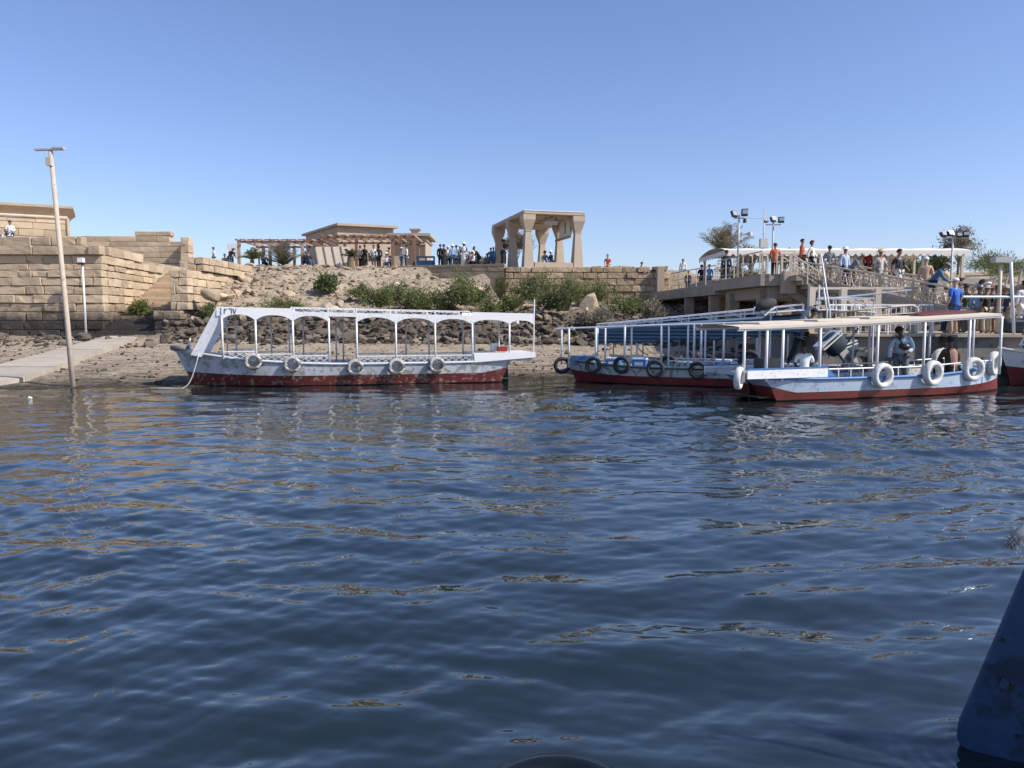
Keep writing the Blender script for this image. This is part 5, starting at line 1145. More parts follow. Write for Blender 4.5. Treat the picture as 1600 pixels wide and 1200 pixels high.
def boat(name, label, bow, stern, B, side, zs, zp, rake=1.2, mats=None, bow_rise=.45, stern_x=0., trim=m_frame, inset=.9, group='motor boats at the landing', floor=.12, fullness=.60, keel=-.32, zst=None, seats=True):
    """bow, stern: plan points of the centre line; side = +1 when the local +y side faces the river; zs sheer, zp paint line heights"""
    b = Boat(); bow = Vector((*bow, 0)); stern = Vector((*stern, 0)); d = bow - stern; L = d.length; rz = math.atan2(d.y, d.x)
    root = empty(name, stern, rz, label, 'boat', group); b.root, b.L, b.B, b.side, b.rz = root, L, B, side, rz
    hs_, hb_ = mats; N_ = 36
    def hw(t):
        w = B / 2 * (1 - .16 * max(0, (.3 - t) / .3) ** 1.6)
        if t > fullness: w *= max(0.02, 1 - ((t - fullness) / (1 - fullness)) ** 2.3)
        return w
    def sheer(t): return zs + bow_rise * max(0, (t - .45) / .55) ** 2.2 + .06 * max(0, (.25 - t) / .25) ** 2
    def paint(t): return zp + .14 * max(0, (t - .6) / .4) ** 2 + (.0 if t > .08 else (.08 - t) * 2.2)
    b.hw, b.sheer = hw, sheer
    def curve(k, t):
        rk = [0, .34, .62, .9, 1.25][k] * rake; q = [1, .965, .9, .72, 0][k]; z = [sheer(t), paint(t), -.0, -.2, keel][k]
        x = t * (L - rk) + [0, .25, .5, .6, .8][k] * stern_x
        if k == 2: z = .03
        w = hw(t) * q
        if k >= 2: w *= 1 - .25 * max(0, (t - fullness) / (1 - fullness))
        return x, w, z
    ts = [i / (N_ - 1) for i in range(N_)]; ts = [t if t < .6 else .6 + .4 * (1 - (1 - (t - .6) / .4) ** 1.3) for t in ts]
    def strip(ks, nm, mat, par=root):
        m = MB()
        for s in (1, -1): m.grid([[(curve(k, t)[0], s * curve(k, t)[1], curve(k, t)[2]) for k in ks] for t in ts])
        # transom
        n = len(ks); vs = [(curve(k, 0)[0], s * curve(k, 0)[1], curve(k, 0)[2]) for s in (1, -1) for k in ks]
        m.add(vs, [(i, i + 1, n + i + 1, n + i) for i in range(n - 1)])
        return m.build(nm, mat, par, local=True, smooth=R(40), fix=False)
    strip([0, 1], 'hull_side', hs_); strip([1, 2], 'red_hull_band', hb_); strip([2, 3, 4], 'hull_bottom', m_slime)
    m = MB()
    for s in (1, -1): m.grid([[(curve(0, t)[0] - .02, s * max(.0, hw(t) - .07), sheer(t) - .01), (stern_x * .7 + t * (L - rake * .75 - stern_x * .7), s * max(0, hw(t) * .8), floor)] for t in ts])
    m.build('inner_lining', m_hullg, root, local=True, fix=False)
    m = MB()
    for s in (1, -1): m.tube([(curve(0, t)[0], s * (hw(t) + .01), sheer(t) + .005) for t in ts], .045, 6)
    m.build('gunwale', trim, root, local=True, smooth=True)
    m = MB(); m.grid([[(t * (L - rake * .8), -hw(t) * .8, floor), (t * (L - rake * .8), hw(t) * .8, floor)] for t in ts]); m.build('floor', m_floor, root, local=True)
    tb_ = [t for t in ts if t > .80]; m = MB(); m.grid([[(curve(0, t)[0], -max(hw(t), .02), sheer(t) - .03), (curve(0, t)[0], 0, sheer(t) + .02), (curve(0, t)[0], max(hw(t), .02), sheer(t) - .03)] for t in tb_])
    m.build('foredeck', hs_, root, local=True, smooth=True)
    if seats:
        for s in (1, -1):
            MB().box((L * .45, s * (B / 2 - .45), floor + .36), (L * .42, .4, .06)).build('bench', m_cush, root, local=True)
            MB().box((L * .45, s * (B / 2 - .47), floor + .17), (L * .42, .3, .32)).build('bench_base', m_hullg, root, local=True)
    def xat(px, off=1.0):
        """local x where picture column px meets the near (off=1) or far (off=-1) side"""
        o = WM[root.name]; lo, hi = -3., L + 1
        def f(x): p = o @ Vector((x, side * off * B / 2 * inset, zs)); return 800 + 1200 * p.x / (p.y * 1.0015) - px
        a, c = f(lo), f(hi)
        for _ in range(40):
            mid = (lo + hi) / 2; v = f(mid)
            if (v > 0) == (c > 0): hi = mid; c = v
            else: lo = mid
        return (lo + hi) / 2
    b.x = xat
    b.w = lambda x, y, z: WM[root.name] @ Vector((x, y, z))
    return b
def tyre_mesh(mat, R_=.25, r_=.067, name='tyre'):
    m = MB(); NU, NV = 36, 12; rows = []
    for i in range(NU + 1):
        a = i / NU * 2 * math.pi; row = []
        for j in range(NV + 1):
            b_ = j / NV * 2 * math.pi; rr = r_ * (1 + .0 * math.cos(b_)); ra = math.cos(b_); za = math.sin(b_)
            ra = math.copysign(abs(ra) ** .72, ra); za = math.copysign(abs(za) ** .72, za)
            tread = 1 + (.035 if (i % 2 and abs(za) < .8 and ra > 0) else 0)
            row.append(((R_ + rr * ra * tread) * math.cos(a), rr * 1.35 * za, (R_ + rr * ra * tread) * math.sin(a)))
        rows.append(row)
    m.grid(rows); me = bpy.data.meshes.new(name); me.from_pydata([tuple(v) for v in m.v], [], m.f); me.polygons.foreach_set('use_smooth', [True] * len(me.polygons)); me.materials.append(mat); return me
TY = {'b': tyre_mesh(m_tyre_b), 'g': tyre_mesh(m_tyre_g), 'w': tyre_mesh(m_tyre_w)}
def tyre(bt, px, py, dia_px, kind, label, grp, off=1.0, tilt=0., yaw=0., x=None, gap=.13):
    x = bt.x(px, off) if x is None else x; t = max(0, min(1, x / bt.L)); sgn = bt.side * (1 if off > 0 else -1)
    y = sgn * (bt.hw(t) + gap); base = bt.w(x, y, 0); z = P(px, py, base.y).z
    s = dia_px / 1200 * base.y / .634
    mw = T((base.x, base.y, z)) @ Matrix.Rotation(bt.rz + yaw, 4, 'Z') @ Matrix.Rotation(tilt, 4, 'X') @ Matrix.Diagonal((s, s, s, 1))
    o = put('tyre', TY[kind], mw); info(o, label, 'tyre', grp)
    zt = bt.sheer(t) + .05 - z
    m = MB(); r_ = .235 * s + .03
    m.tube([mw @ Vector((0, 0, .16)), mw @ Vector((0, -.0, .33)), bt.w(x, sgn * (bt.hw(t) + .02), max(bt.sheer(t) + .06, z + r_ * .8))], .014, 5)
    m.build('rope', m_rope, o)
    return o
def posts(bt, pxs, z0, z1, mat, r=.028, off=1.0, name='post', z1f=None, lean=0., z0f=None):
    for p in pxs:
        x = bt.x(p, off); sgn = bt.side * (1 if off > 0 else -1); y = sgn * bt.B / 2 * .93
        a = z0 if z0f is None else z0f(x); e = z1 if z1f is None else z1f(x)
        MB().tube([(x, y, a), (x + lean, y, e)], r, 8).build(name, mat, bt.root, local=True, smooth=True)

# ---------------------------------------------------------------- white moored boat with arched canopy
G_W = 'tyre fenders on the white arched boat'
bw_, st_ = Vector((-11.35, 25.5)), Vector((.0, 27.7))
dn = Vector((bw_.y - st_.y, -(bw_.x - st_.x))).normalized() * 1.15      # from the near side to the centre line
if dn.y < 0: dn = -dn
A = boat('passenger_boat', 'long white passenger boat with arched canopy and faded red bottom moored on the beach', bw_ + dn * .55, st_ + dn, 2.3, 1, .74, .36, rake=1.55, mats=(m_hullw, m_red), bow_rise=.52, stern_x=.75, group='motor boats at the landing')
rt = A.root; L = A.L; W = A.B / 2 * .93
xpost = [A.x(p) for p in (349, 401, 459, 515, 558, 619, 680, 738, 795.6)]; xpost.append(A.x(833))
def rz_(x): return np.interp(x, [-1, L], [2.22, 2.48])       # roof soffit height
for p in (349, 401, 459, 515, 558, 619, 680, 738, 795.6):
    x = A.x(p); MB().tube([(x, W, A.sheer(min(1, max(0, x / L))) - .05 if x > 0 else .8), (x, W, rz_(x) - .05)], .035, 8).build('post', m_white, rt, local=True, smooth=True)
for p in (356, 370, 425, 453, 475, 526, 537, 635, 671, 724, 742, 780):
    x = A.x(p, -1.0); MB().tube([(x, -W, .72), (x, -W, rz_(x) - .05)], .03, 8).build('post', m_frame, rt, local=True, smooth=True)
# roof sheet
x_r0, x_r1 = A.x(833), A.x(347)
m = MB(); rows = []
for i in range(25):
    x = x_r0 + (x_r1 - x_r0) * i / 24; rows.append([(x, W * q, rz_(x) + .06 + .07 * (1 - q * q)) for q in (-1.03, -.7, -.35, 0, .35, .7, 1.03)])
m.grid(rows); m.build('roof', m_whiteclean, rt, local=True, smooth=True)
# arched fascia, one panel for each bay on both sides
def fascia(x0, x1, y, arch, h, top, mat, thick=.03, low=.0):
    m = MB(); K = 14; front = []
    for i in range(K + 1):
        x = x0 + (x1 - x0) * i / K; q = abs(2 * i / K - 1); zb = rz_(x) - (arch * (q ** 2.6) if arch else 0) - low; front.append((x, zb, rz_(x) + top))
    for yy in (y - thick / 2, y + thick / 2): m.grid([[(x, yy, zb), (x, yy, zt)] for x, zb, zt in front])
    m.grid([[(x, y - thick / 2, zb), (x, y + thick / 2, zb)] for x, zb, zt in front]); m.grid([[(x, y - thick / 2, zt), (x, y + thick / 2, zt)] for x, zb, zt in front])
    return m.build('arched_fascia' if arch else 'fascia', mat, rt, local=True, fix=False)
xs_ = xpost
for y in (W + .02, -W - .02):
    for i in range(len(xs_) - 1):
        a, e = xs_[i], xs_[i + 1]
        if i in (0, 1): fascia(a, e, y, .19, 0, .24, m_whiteclean)
        elif i == 3: fascia(a, e, y, 0, 0, .14, m_white)
        elif i == 2: fascia(a, e, y, .19, 0, .14, m_white)
        elif i in (7, 8): fascia(a, e, y, .14, 0, .26, m_whiteclean)
        else: fascia(a, e, y, .19, 0, .14, m_white)
# the digits painted on the fascia
dg = MB(); xx = xs_[0] - .08; yy = W + .042
def dflush():
    global dg
    dg.build('painted_digit', m_black, rt, local=True); dg = MB()
def dstroke(pts):
    for p, q in zip(pts[:-1], pts[1:]): dg.beam((xx - p[0], yy, rz_(xx) + .02 + p[1]), (xx - q[0], yy, rz_(xx) + .02 + q[1]), .012, .03, up=(0, 1, 0))
dstroke([(.02, .0), (.02, .12), (.03, .17)]); dstroke([(.02, .15), (.05, .12), (.09, .13), (.10, .17)]); dflush()
dstroke([(.15, .155), (.19, .17), (.24, .16), (.25, .0)]); dflush()
dstroke([(.29, .17), (.34, .0), (.39, .17)])
dg.build('painted_digit', m_black, rt, local=True)
# roof rail
for y in (W, -W):
    xa_, xb_ = A.x(733), A.x(457)
    m = MB(); m.tube([(xa_, y, rz_(xa_) + .27), (xb_, y, rz_(xb_) + .27)], .02, 6); m.build('roof_rail', m_white, rt, local=True)
    for p in (733, 680, 619, 558, 514, 457):
        x = A.x(p); MB().tube([(x, y, rz_(x) + .05), (x, y, rz_(x) + .30)], .022, 6).build('rail_post', m_white, rt, local=True)
def lattice(x0, x1, y, z0, z1, mat, step=.10, dx=.13, name='lattice', r=.008, root=rt, zf=None):
    m = MB(); n = max(2, int((x1 - x0) / dx)); rowsn = max(1, round((z1 - z0) / step))
    for j in range(rowsn):
        for i in range(n):
            xa = x0 + (x1 - x0) * i / n; xb = x0 + (x1 - x0) * (i + 1) / n; za = z0 + (z1 - z0) * (j + (i + j) % 2) / rowsn; zb = z0 + (z1 - z0) * (j + (i + j + 1) % 2) / rowsn
            o_ = zf((xa + xb) / 2) if zf else 0
            m.beam((xa, y, za + o_), (xb, y, zb + o_), r * 1.8, r * 1.8)
    o = m.build(name, mat, root, local=True); o['kind'] = 'stuff'; return o
for s in (1, -1):
    lattice(A.x(733), A.x(457), s * W, .15, .26, m_frame, .075, .14, r=.0045, zf=lambda x: rz_(x))
    for a, e in ((349, 401), (401, 459), (459, 512), (558, 619), (619, 680), (680, 738)):
        xa, xb = A.x(e), A.x(a); zb = A.sheer(max(0, min(1, (xa + xb) / 2 / L)))
        lattice(xa, xb, s * W, zb + .02, zb + .24, m_white, .075, .12)
        MB().beam((xa, s * W, zb + .26), (xb, s * W, zb + .26), .04, .035).build('side_rail', m_white, rt, local=True)
# raked front plank, stern deck, flag pole, bow fender, rudder
for s in (1, -1):
    xt = xs_[0] + .05; xb = A.x(310); MB().prism([(xt - .12, s * W, rz_(xt) + .10), (xt + .10, s * W, rz_(xt) + .24), (xb + .26, s * W * .8, A.sheer(.95) - .06), (xb - .08, s * W * .8, A.sheer(.93) - .1)], (0, -s * .04, 0)).build('raked_plank', m_white, rt, local=True)
MB().prism([(xs_[0], W, rz_(xs_[0]) + .25), (xs_[0], -W, rz_(xs_[0]) + .25), (xs_[0] + .16, -W, rz_(xs_[0]) + .24), (xs_[0] + .16, W, rz_(xs_[0]) + .24)], (0, 0, -.3)).build('front_header', m_white, rt, local=True)
xa, xb = A.x(836), A.x(741)
m = MB(); m.prism([(xa, W + .05, .90), (xb, W + .05, .74), (xb + .02, W + .05, .60 + .45), (xa, W + .05, 1.07)], (0, -2 * W - .1, 0)); m.build('stern_deck', m_whiteclean, rt, local=True)
MB().box(((xa + xb) / 2, 0, .82), (xb - xa - .2, 2 * W - .3, .1)).build('deck_support', m_white, rt, local=True)
MB().tube([(x_r0, W, .98), (x_r0 - .03, W, 3.0)], .025, 8).build('flag_pole', m_whiteclean, rt, local=True)
x = A.x(781); MB().box((x, .1, 1.24), (.26, .2, .3)).build('engine_cover', m_frame, rt, local=True); MB().box((x - .25, .3, 1.18), (.34, .3, .18)).build('red_can', simple('red_plastic', (.5, .04, .03), .5), rt, local=True)
m = MB(); m.prism([(.35, 0, .45), (-.05, 0, .5), (-.1, 0, -.4), (.3, 0, -.5)], (0, .05, 0)); m.build('rudder', m_slime, rt, local=True)
bt_ = MB(); bt_.tube([(L - .02 - .25 * math.cos(a), .42 * math.sin(a) , A.sheer(1) + .03) for a in [(-1.6 + 3.2 * i / 10) for i in range(11)]][::1], .1, 10); 
m = MB(); m.tube([(L - .42, .42, A.sheer(1) + .05), (L - .12, .28, A.sheer(1) + .05), (L + .06, 0, A.sheer(1) + .05), (L - .12, -.28, A.sheer(1) + .05), (L - .42, -.42, A.sheer(1) + .05)], .095, 10); m.build('bow_fender', simple('worn_grey_rubber', (.16, .155, .15), .8, .4, 6, .3), rt, local=True, smooth=True)
MB().tube([(L - .5, .0, A.sheer(1)), (L - .5, .0, A.sheer(1) + .38)], .03, 8).build('mooring_bitt', m_whiteclean, rt, local=True)
for k, (px, py) in enumerate([(396, 565), (457, 569.5), (555, 574.5), (618.5, 573), (681, 570)]):
    tyre(A, px, py, 26.5, 'g', ['worn whitish tyre fender nearest the bow of the white arched boat', 'dark rimmed worn tyre second from the bow of the white arched boat', 'worn tyre in the middle by the open bay of the white arched boat', 'worn tyre fourth from the bow of the white arched boat', 'last worn tyre nearest the stern of the white arched boat'][k], G_W, yaw=rng.uniform(-.15, .15), tilt=rng.uniform(-.1, .1))
mr = MB(); p0 = A.w(L - .9, .9, A.sheer(.93)); p1 = P(283, 607, 25.3)
mr.tube([p0.lerp(p1, t / 10) + Vector((0, 0, -.32 * math.sin(math.pi * t / 10))) for t in range(11)] + [p1 + Vector((-.5, .15, .0)), p1 + Vector((-1.4, .3, -.01))], .018, 6)
o = mr.build('mooring_rope', m_rope, smooth=True); info(o, 'pale mooring rope hanging from the bow of the white arched boat into the water', 'rope')

# ---------------------------------------------------------------- low grey white boat with open frame roof
G_B = 'black tyres on the open framed boat'
nb, ns_ = Vector((1.75, 28.2)), Vector((8.9, 24.85)); d_ = (nb - ns_).normalized(); dn = Vector((-d_.y, d_.x)); dn = dn if dn.y > 0 else -dn
Bt = boat('motor_boat', 'grey white boat with thin open roof frame and black tyres', nb + dn * .4, ns_ + dn * .98, 1.95, 1, .60, .30, rake=.95, mats=(m_hullg, m_red2), bow_rise=.22, stern_x=.2, trim=m_teal)
rt = Bt.root; L = Bt.L; W = Bt.B / 2 * .93
def zr(x): return np.interp(x, [0, L], [2.24, 1.93]) if True else 2
for s in (1, -1):
    MB().tube([(L + .1, s * W * .8, zr(L)), (L * .6, s * W, zr(L * .6)), (-1.0, s * W, zr(-.2))], .035, 8).build('roof_edge_rail', m_frame, rt, local=True)
posts(Bt, [889, 931, 976, 1033, 1084, 1095, 1130], .55, 2, m_frame, .04, 1.0, z1f=zr, lean=0)
posts(Bt, [877, 933, 945, 986, 1044, 1074, 1101], .55, 2, m_frame, .034, -1.0, z1f=zr)
for x in (L * .92, L * .7, L * .45, L * .2): MB().beam((x, -W, zr(x)), (x, W, zr(x)), .04, .04).build('cross_bar', m_frame, rt, local=True)
xa, xb = Bt.x(1180), Bt.x(1045)
for s in (1, -1):
    MB().tube([(xa, s * W, .86), (xb, s * W, .86)], .02, 6).build('side_rail', m_white, rt, local=True)
    m = MB()
    for i in range(14): x = xa + (xb - xa) * i / 13; m.beam((x, s * W, .6), (x, s * W, .86), .018, .018)
    m.build('rail_bars', m_white, rt, local=True)
for k, (px, py, d) in enumerate([(872, 571, 27), (927, 570.5, 26), (973.5, 570.5, 28), (1026, 576, 29), (1092, 578.5, 29), (1172, 565, 36)]):
    lab = ['black tyre hung over the very bow of the open framed boat', 'black tyre on the open framed boat, second from its bow', 'black tyre on the open framed boat by the first tall posts, third from its bow', 'black tyre on the open framed boat amidships, fourth from its bow', 'black tyre on the open framed boat beside the white side rail, fifth from its bow', 'large black tyre behind the white tyre at the stern of the crowded pale blue boat'][k]
    tyre(Bt, px, py, d, 'b', lab, G_B, x=(L + .02) if k == 0 else None, yaw=(.5 if k == 0 else rng.uniform(-.1, .1)), gap=.16 if k else .1)
xk = Bt.x(903); r = Bt.w(xk, .0, .62)
cr = empty('cargo_box', r, Bt.rz, 'blue and grey plastic covered box on the foredeck of the open framed boat', 'box')
MB().box((0, 0, .17), (.85, .8, .34)).build('box_body', simple('greyblue_sheet', (.17, .23, .30), .6, .3, 3, .4), cr, local=True); MB().box((.05, .41, .18), (.5, .012, .16), Matrix.Rotation(.5, 3, 'Y')).build('stripe', m_blue, cr, local=True)
for k, px in enumerate((958, 999, 1130)):
    xk = Bt.x(px, .2); p = Bt.w(xk, .1, .5)
    c = empty('crate', p, Bt.rz, ['blue crate behind the third black tyre', 'blue and white cooler crate by the white lifebuoy arc', 'blue crate low beside the white side rail'][k], 'crate', 'blue crates in the open framed boat')
    MB().box((0, 0, .18), (.5, .4, .34)).build('body', m_blue, c, local=True); MB().box((0, 0, .37), (.52, .42, .05)).build('lid', m_whiteclean, c, local=True); MB().box((0, .206, .2), (.3, .008, .12)).build('label_patch', m_whiteclean, c, local=True)

# ---------------------------------------------------------------- blue canopied boat behind
nb2, ns2 = Vector((3.7, 30.6)), Vector((11.0, 27.6)); 
C_ = boat('canopied_boat', 'boat with blue striped scalloped canopy and roof rail behind the open framed boat', nb2 + Vector((.3, .8)), ns2 + Vector((.4, .9)), 1.9, 1, .62, .3, rake=.9, mats=(m_hullg, m_red2), bow_rise=.2, trim=m_white)
rt = C_.root; L = C_.L; W = C_.B / 2 * .95
m, nt, b = nodes('striped_awning'); g = N(nt, 'TexCoord'); sx = N(nt, 'SeparateXYZ'); nt.links.new(g.outputs['Object'], sx.inputs[0])
md = math_(nt, 'GREATER_THAN', math_(nt, 'SINE', math_(nt, 'MULTIPLY', sx.outputs[2], 46)), .1)
nt.links.new(mixc(nt, md, (.10, .18, .26), (.03, .045, .055)), b.inputs['Base Color']); b.inputs['Roughness'].default_value = .85; m_awn = m
m_awnb = simple('awning_blue', (.075, .12, .19), .8, .12, 2, .2)
def zc(x): return np.interp(x, [-.5, L], [2.44, 1.86])
xA, xB = C_.x(1252), C_.x(936)
m = MB(); rows = [[(x, W * q, zc(x) + .12 * (1 - q * q)) for q in (-1.04, -.6, 0, .6, 1.04)] for x in [xA + (xB - xA) * i / 14 for i in range(15)]]; m.grid(rows); m.build('canopy_roof', m_awnb, rt, local=True, smooth=True)
for s in (1, -1):
    MB().beam((xA, s * W * 1.05, zc(xA) - .04), (xB, s * W * 1.05, zc(xB) - .04), .02, .14).build('canopy_edge', m_awnb, rt, local=True)
    t = MB(); K = 10; n = 16; y = s * W * 1.06
    for k in range(n * K):
        xa_ = xB + (xA - xB) * k / (n * K); xb_ = xB + (xA - xB) * (k + 1) / (n * K); dr = np.interp(xa_, [xA, xB], [.62, .50])
        da = dr * (.8 + .2 * abs(math.sin(math.pi * (k % K) / K))); db = dr * (.8 + .2 * abs(math.sin(math.pi * ((k % K) + 1) / K))); wv = .02 * math.sin(k * .6)
        t.add([(xa_, y + wv, zc(xa_) - .1), (xb_, y + wv, zc(xb_) - .1), (xb_, y + wv, zc(xb_) - .1 - db), (xa_, y + wv, zc(xa_) - .1 - da)], [(0, 1, 2, 3)])
    t.build('scalloped_valance', m_awn, rt, local=True, fix=False)
posts(C_, [946, 995, 1074, 1115, 1182, 1230], .6, 2, m_white, .035, 1.0, z1f=zc); posts(C_, [958, 1004, 1060, 1150, 1205], .6, 2, m_frame, .03, -1.0, z1f=zc)
for s in (1, -1):
    y = s * W
    def rr(x, h): return (x, y, zc(x) + .12 + h * np.interp(x, [xA, xB], [1.0, .35]))
    MB().tube([rr(xA, .34), rr((xA + xB) / 2, .34), rr(xB + .1, .3)], .024, 6).build('roof_top_rail', m_white, rt, local=True)
    MB().tube([rr(xA, .16), rr(xB + .1, .12)], .02, 6).build('roof_mid_rail', m_white, rt, local=True)
    for k in range(8):
        x = xA + (xB - xA) * k / 7; MB().tube([rr(x, -.1), rr(x, .34)], .022, 6).build('rail_post', m_white, rt, local=True)
    t = MB()
    for k in range(7): x = xA + (xB - xA) * k / 7; t.tube([rr(x, .02), rr(x + (xB - xA) / 14, .34)], .014, 5)
    t.build('rail_braces', m_white, rt, local=True)
for k, px in enumerate((1040, 1302)):
    pass
for k, (px, d) in enumerate([(995, 36), (1045, 34), (1108, 34)]):
    tyre(C_, px, 571, d, 'w' if k == 0 else 'b', ['white tyre seen above the deck of the open framed boat', 'dark tyre on the canopied boat half hidden behind the black tyres', 'dark tyre on the canopied boat below the striped valance'][k], 'tyres on the canopied boat')

# ---------------------------------------------------------------- pale blue crowded boat in front
G_F = 'white tyres on the pale blue boat'
f0, f1 = Vector((7.0, 20.82)), Vector((16.0, 24.45)); d_ = (f1 - f0).normalized(); dn = Vector((-d_.y, d_.x))
D = boat('ferry_boat', 'pale blue motor boat with tan flat roof, white tyres and men aboard', f1 + dn * .55, f0 + dn * 1.05, 2.1, -1, .60, .24, rake=.75, mats=(m_hullb, m_red2), bow_rise=.36, trim=m_blue, floor=.1, seats=False, stern_x=1.0)
rt = D.root; L = D.L; W = D.B / 2 * .93; S = -1
def zd(x): return np.interp(x, [-.2, 2, 4.5, L - .6], [2.02, 2.10, 2.20, 2.42])
x0, x1 = D.x(1150), D.x(1557)
m = MB(); rows = [[(x, W * q * 1.05, zd(x) + .05 + .05 * (1 - q * q)) for q in (-1, -.7, -.35, 0, .35, .7, 1)] for x in [x0 + (x1 - x0) * i / 30 for i in range(31)]]
m.grid(rows); m.build('roof', m_tarp, rt, local=True, smooth=True)
for s in (1, -1):
    t = MB()
    for i in range(30):
        xa, xb = x0 + (x1 - x0) * i / 30, x0 + (x1 - x0) * (i + 1) / 30; t.beam((xa, s * W * 1.06, zd(xa) + .02), (xb, s * W * 1.06, zd(xb) + .02), .03, .06)
    t.build('roof_edge', m_tarp, rt, local=True)
    MB().tube([(x0, s * W * 1.02, zd(x0) - .04), (D.x(1300), s * W * 1.02, zd(D.x(1300)) - .04), (x1, s * W * 1.02, zd(x1) - .04)], .035, 8).build('roof_rail', m_whiteclean, rt, local=True)
m = MB(); xa_, xb_ = D.x(1465) - .1, x1 - .12; rows = []
for i in range(15):
    x = xa_ + (xb_ - xa_) * i / 14; e_ = math.sin(math.pi * min(1, max(.06, i / 14))) ** .35; rows.append([(x, -.45 + 1.0 * k / 10, zd(x) + .10 + e_ * (.10 + .03 * math.sin(i * 1.9 + k)) * math.sin(math.pi * k / 10) ** .5) for k in range(11)])
m.grid(rows); m.build('rolled_tarp', simple('maroon_tarp', (.12, .025, .02), .7, .3, 3, .4), rt, local=True, smooth=True)
for xx in (D.x(1240), D.x(1330), D.x(1410)): MB().box((xx, .2, zd(xx) + .12), (1.5, 1.2, .05), Matrix.Rotation(-.03, 3, 'Y')).build('roof_sheet', m_tarp, rt, local=True)
posts(D, [1161, 1196, 1221, 1279, 1368.5, 1441, 1511, 1560], .58, 2, m_whiteclean, .04, 1.0, z1f=lambda x: zd(x) - .03)
posts(D, [1187, 1333, 1358, 1452, 1520], .58, 2, m_frame, .035, -1.0, z1f=lambda x: zd(x) - .03)
for s in (1, -1):
    xa, xb = D.x(1290), D.x(1556)
    def zz(x): return D.sheer(max(0, min(1, x / L)))
    MB().tube([(xa, s * W * 1.0, zz(xa) + .27), ((xa + xb) / 2, s * W, zz((xa + xb) / 2) + .27), (xb, s * W * .8, zz(xb) + .2)], .022, 6).build('side_rail', m_whiteclean, rt, local=True)
    for i in range(16):
        x = xa + (xb - xa) * i / 15; MB().beam((x, s * W * (1 if i < 12 else .93), zz(x)), (x, s * W * (1 if i < 12 else .93), zz(x) + .27), .022, .022).build('rail_post', m_whiteclean, rt, local=True)
# overhanging stern platform with its sloped front
xa, xb, xc = D.x(1165) , D.x(1290), D.x(1303)
for s in (1, -1):
    m = MB(); m.prism([(xa - .0, s * (W + .07), .66), (xb, s * (W + .07), .66), (xb, s * (W + .07), .92), (xa, s * (W + .07), .90)], (0, -s * .05, 0)); m.build('stern_side_panel', m_white, rt, local=True)
    m = MB(); m.prism([(xb + .003, s * (W + .06), .68), (xb + .3, s * (W + .06), .66), (xb + .003, s * (W + .06), .92)], (0, -s * .04, 0)); m.build('sloped_end', m_blue, rt, local=True)
    MB().beam((xa, s * (W + .05), .925), (xb, s * (W + .05), .94), .07, .03).build('blue_capping', m_blue, rt, local=True)
MB().box(((xa + xb) / 2, 0, .78), (xb - xa, 2 * W, .10)).build('stern_deck', m_hullg, rt, local=True)
m = MB(); m.prism([(.15, 0, .55), (.75, 0, .55), (.7, 0, -.4), (.25, 0, -.4)], (0, .06, 0)); m.build('rudder', m_slime, rt, local=True)
MB().box((D.x(1204, .5), S * .35, 1.02), (.62, .45, .32)).build('engine_hood', m_black, rt, local=True)
MB().box((L * .68, 0, .40), (1.6, .4, .08)).build('bench', m_white, rt, local=True)
for k, (px, py, d) in enumerate([(1153, 591, 36), (1370, 587, 40), (1448, 583, 40), (1517, 577, 38), (1569, 568, 38)]):
    lab = ['white tyre seen almost edge on at the stern of the pale blue boat', 'white tyre under the post beside the standing man with crossbody bag', 'white tyre between the two men on the pale blue boat', 'white tyre just past the seated man towards the bow of the pale blue boat', 'white tyre on the very bow of the pale blue boat'][k]
    tyre(D, px, py, d, 'w', lab, G_F, yaw=(.75 if k == 0 else (.35 if k == 4 else rng.uniform(-.12, .12))), tilt=rng.uniform(-.05, .1), gap=.12)
# grey curved tube frames seen beyond
tyre(D, 1348, 572, 52, 'g', 'large grey tyre on the far side of the pale blue boat behind the bag man', 'tyres on its far side', off=-1)
tyre(D, 1467, 566, 44, 'w', 'white tyre on the far side behind the seated man', 'tyres on its far side', off=-1)
# men aboard
def aboard(bt, label, px, off, zdeck, face, **k):
    x = bt.x(px, off / (bt.B / 2 * .9)); p = bt.w(x, bt.side * off, zdeck); ro, B_, t = person(label, p, face, detail=True, group='men aboard the pale blue boat', **k); return ro, B_, t
ro, B_, t = aboard(D, 'heavy man in pale blue shirt with black crossbody bag bending over the side', 1407, .45, .04, -18, pose='lean_down', top=('shirt', (.42, .52, .60)), bot=('trousers', (.13, .15, .17)), skin=0, s=1.22)
m = MB(); J = t['J']; V = lambda k, o=(0, 0, 0): Vector(J[k]) + Vector(o)
m.tube([V('shl', (.03, -.05, .08)), V('chs', (-.06, -.16, .06)), V('spn', (.05, -.18, .06)), V('spn', (.15, -.10, .02))], .014, 6); m.v = [tuple(Vector(v) * 1.22) for v in m.v]; m.build('bag_strap', m_black, ro, local=True)
bg_ = MB(); bg_.tube([V('spn', (-.08, -.20, .10)), V('spn', (.0, -.23, .08)), V('spn', (.10, -.22, .07)), V('spn', (.15, -.18, .06))], [.05, .085, .08, .045], 10)
bg_.v = [tuple(Vector(v) * 1.22) for v in bg_.v]; o = bg_.build('crossbody_bag', m_black, ro, local=True, smooth=True)
ro, B_, t = aboard(D, 'seated man from behind in brown top with pink striped scarf over his back', 1486, .3, .12, 183, pose='sit', top=('shirt', BRN), bot=('trousers', BLK), skin=0, s=1.22)
m = MB(); J = t['J']; rows = []
for zz_, y_, w_ in ((1.03, .03, .06), (.95, .085, .10), (.82, .115, .10), (.70, .135, .09), (.58, .15, .08)): rows.append([(w_ * q, y_ + .02 - abs(q) * .03, zz_) for q in (-1, -.5, 0, .5, 1)])
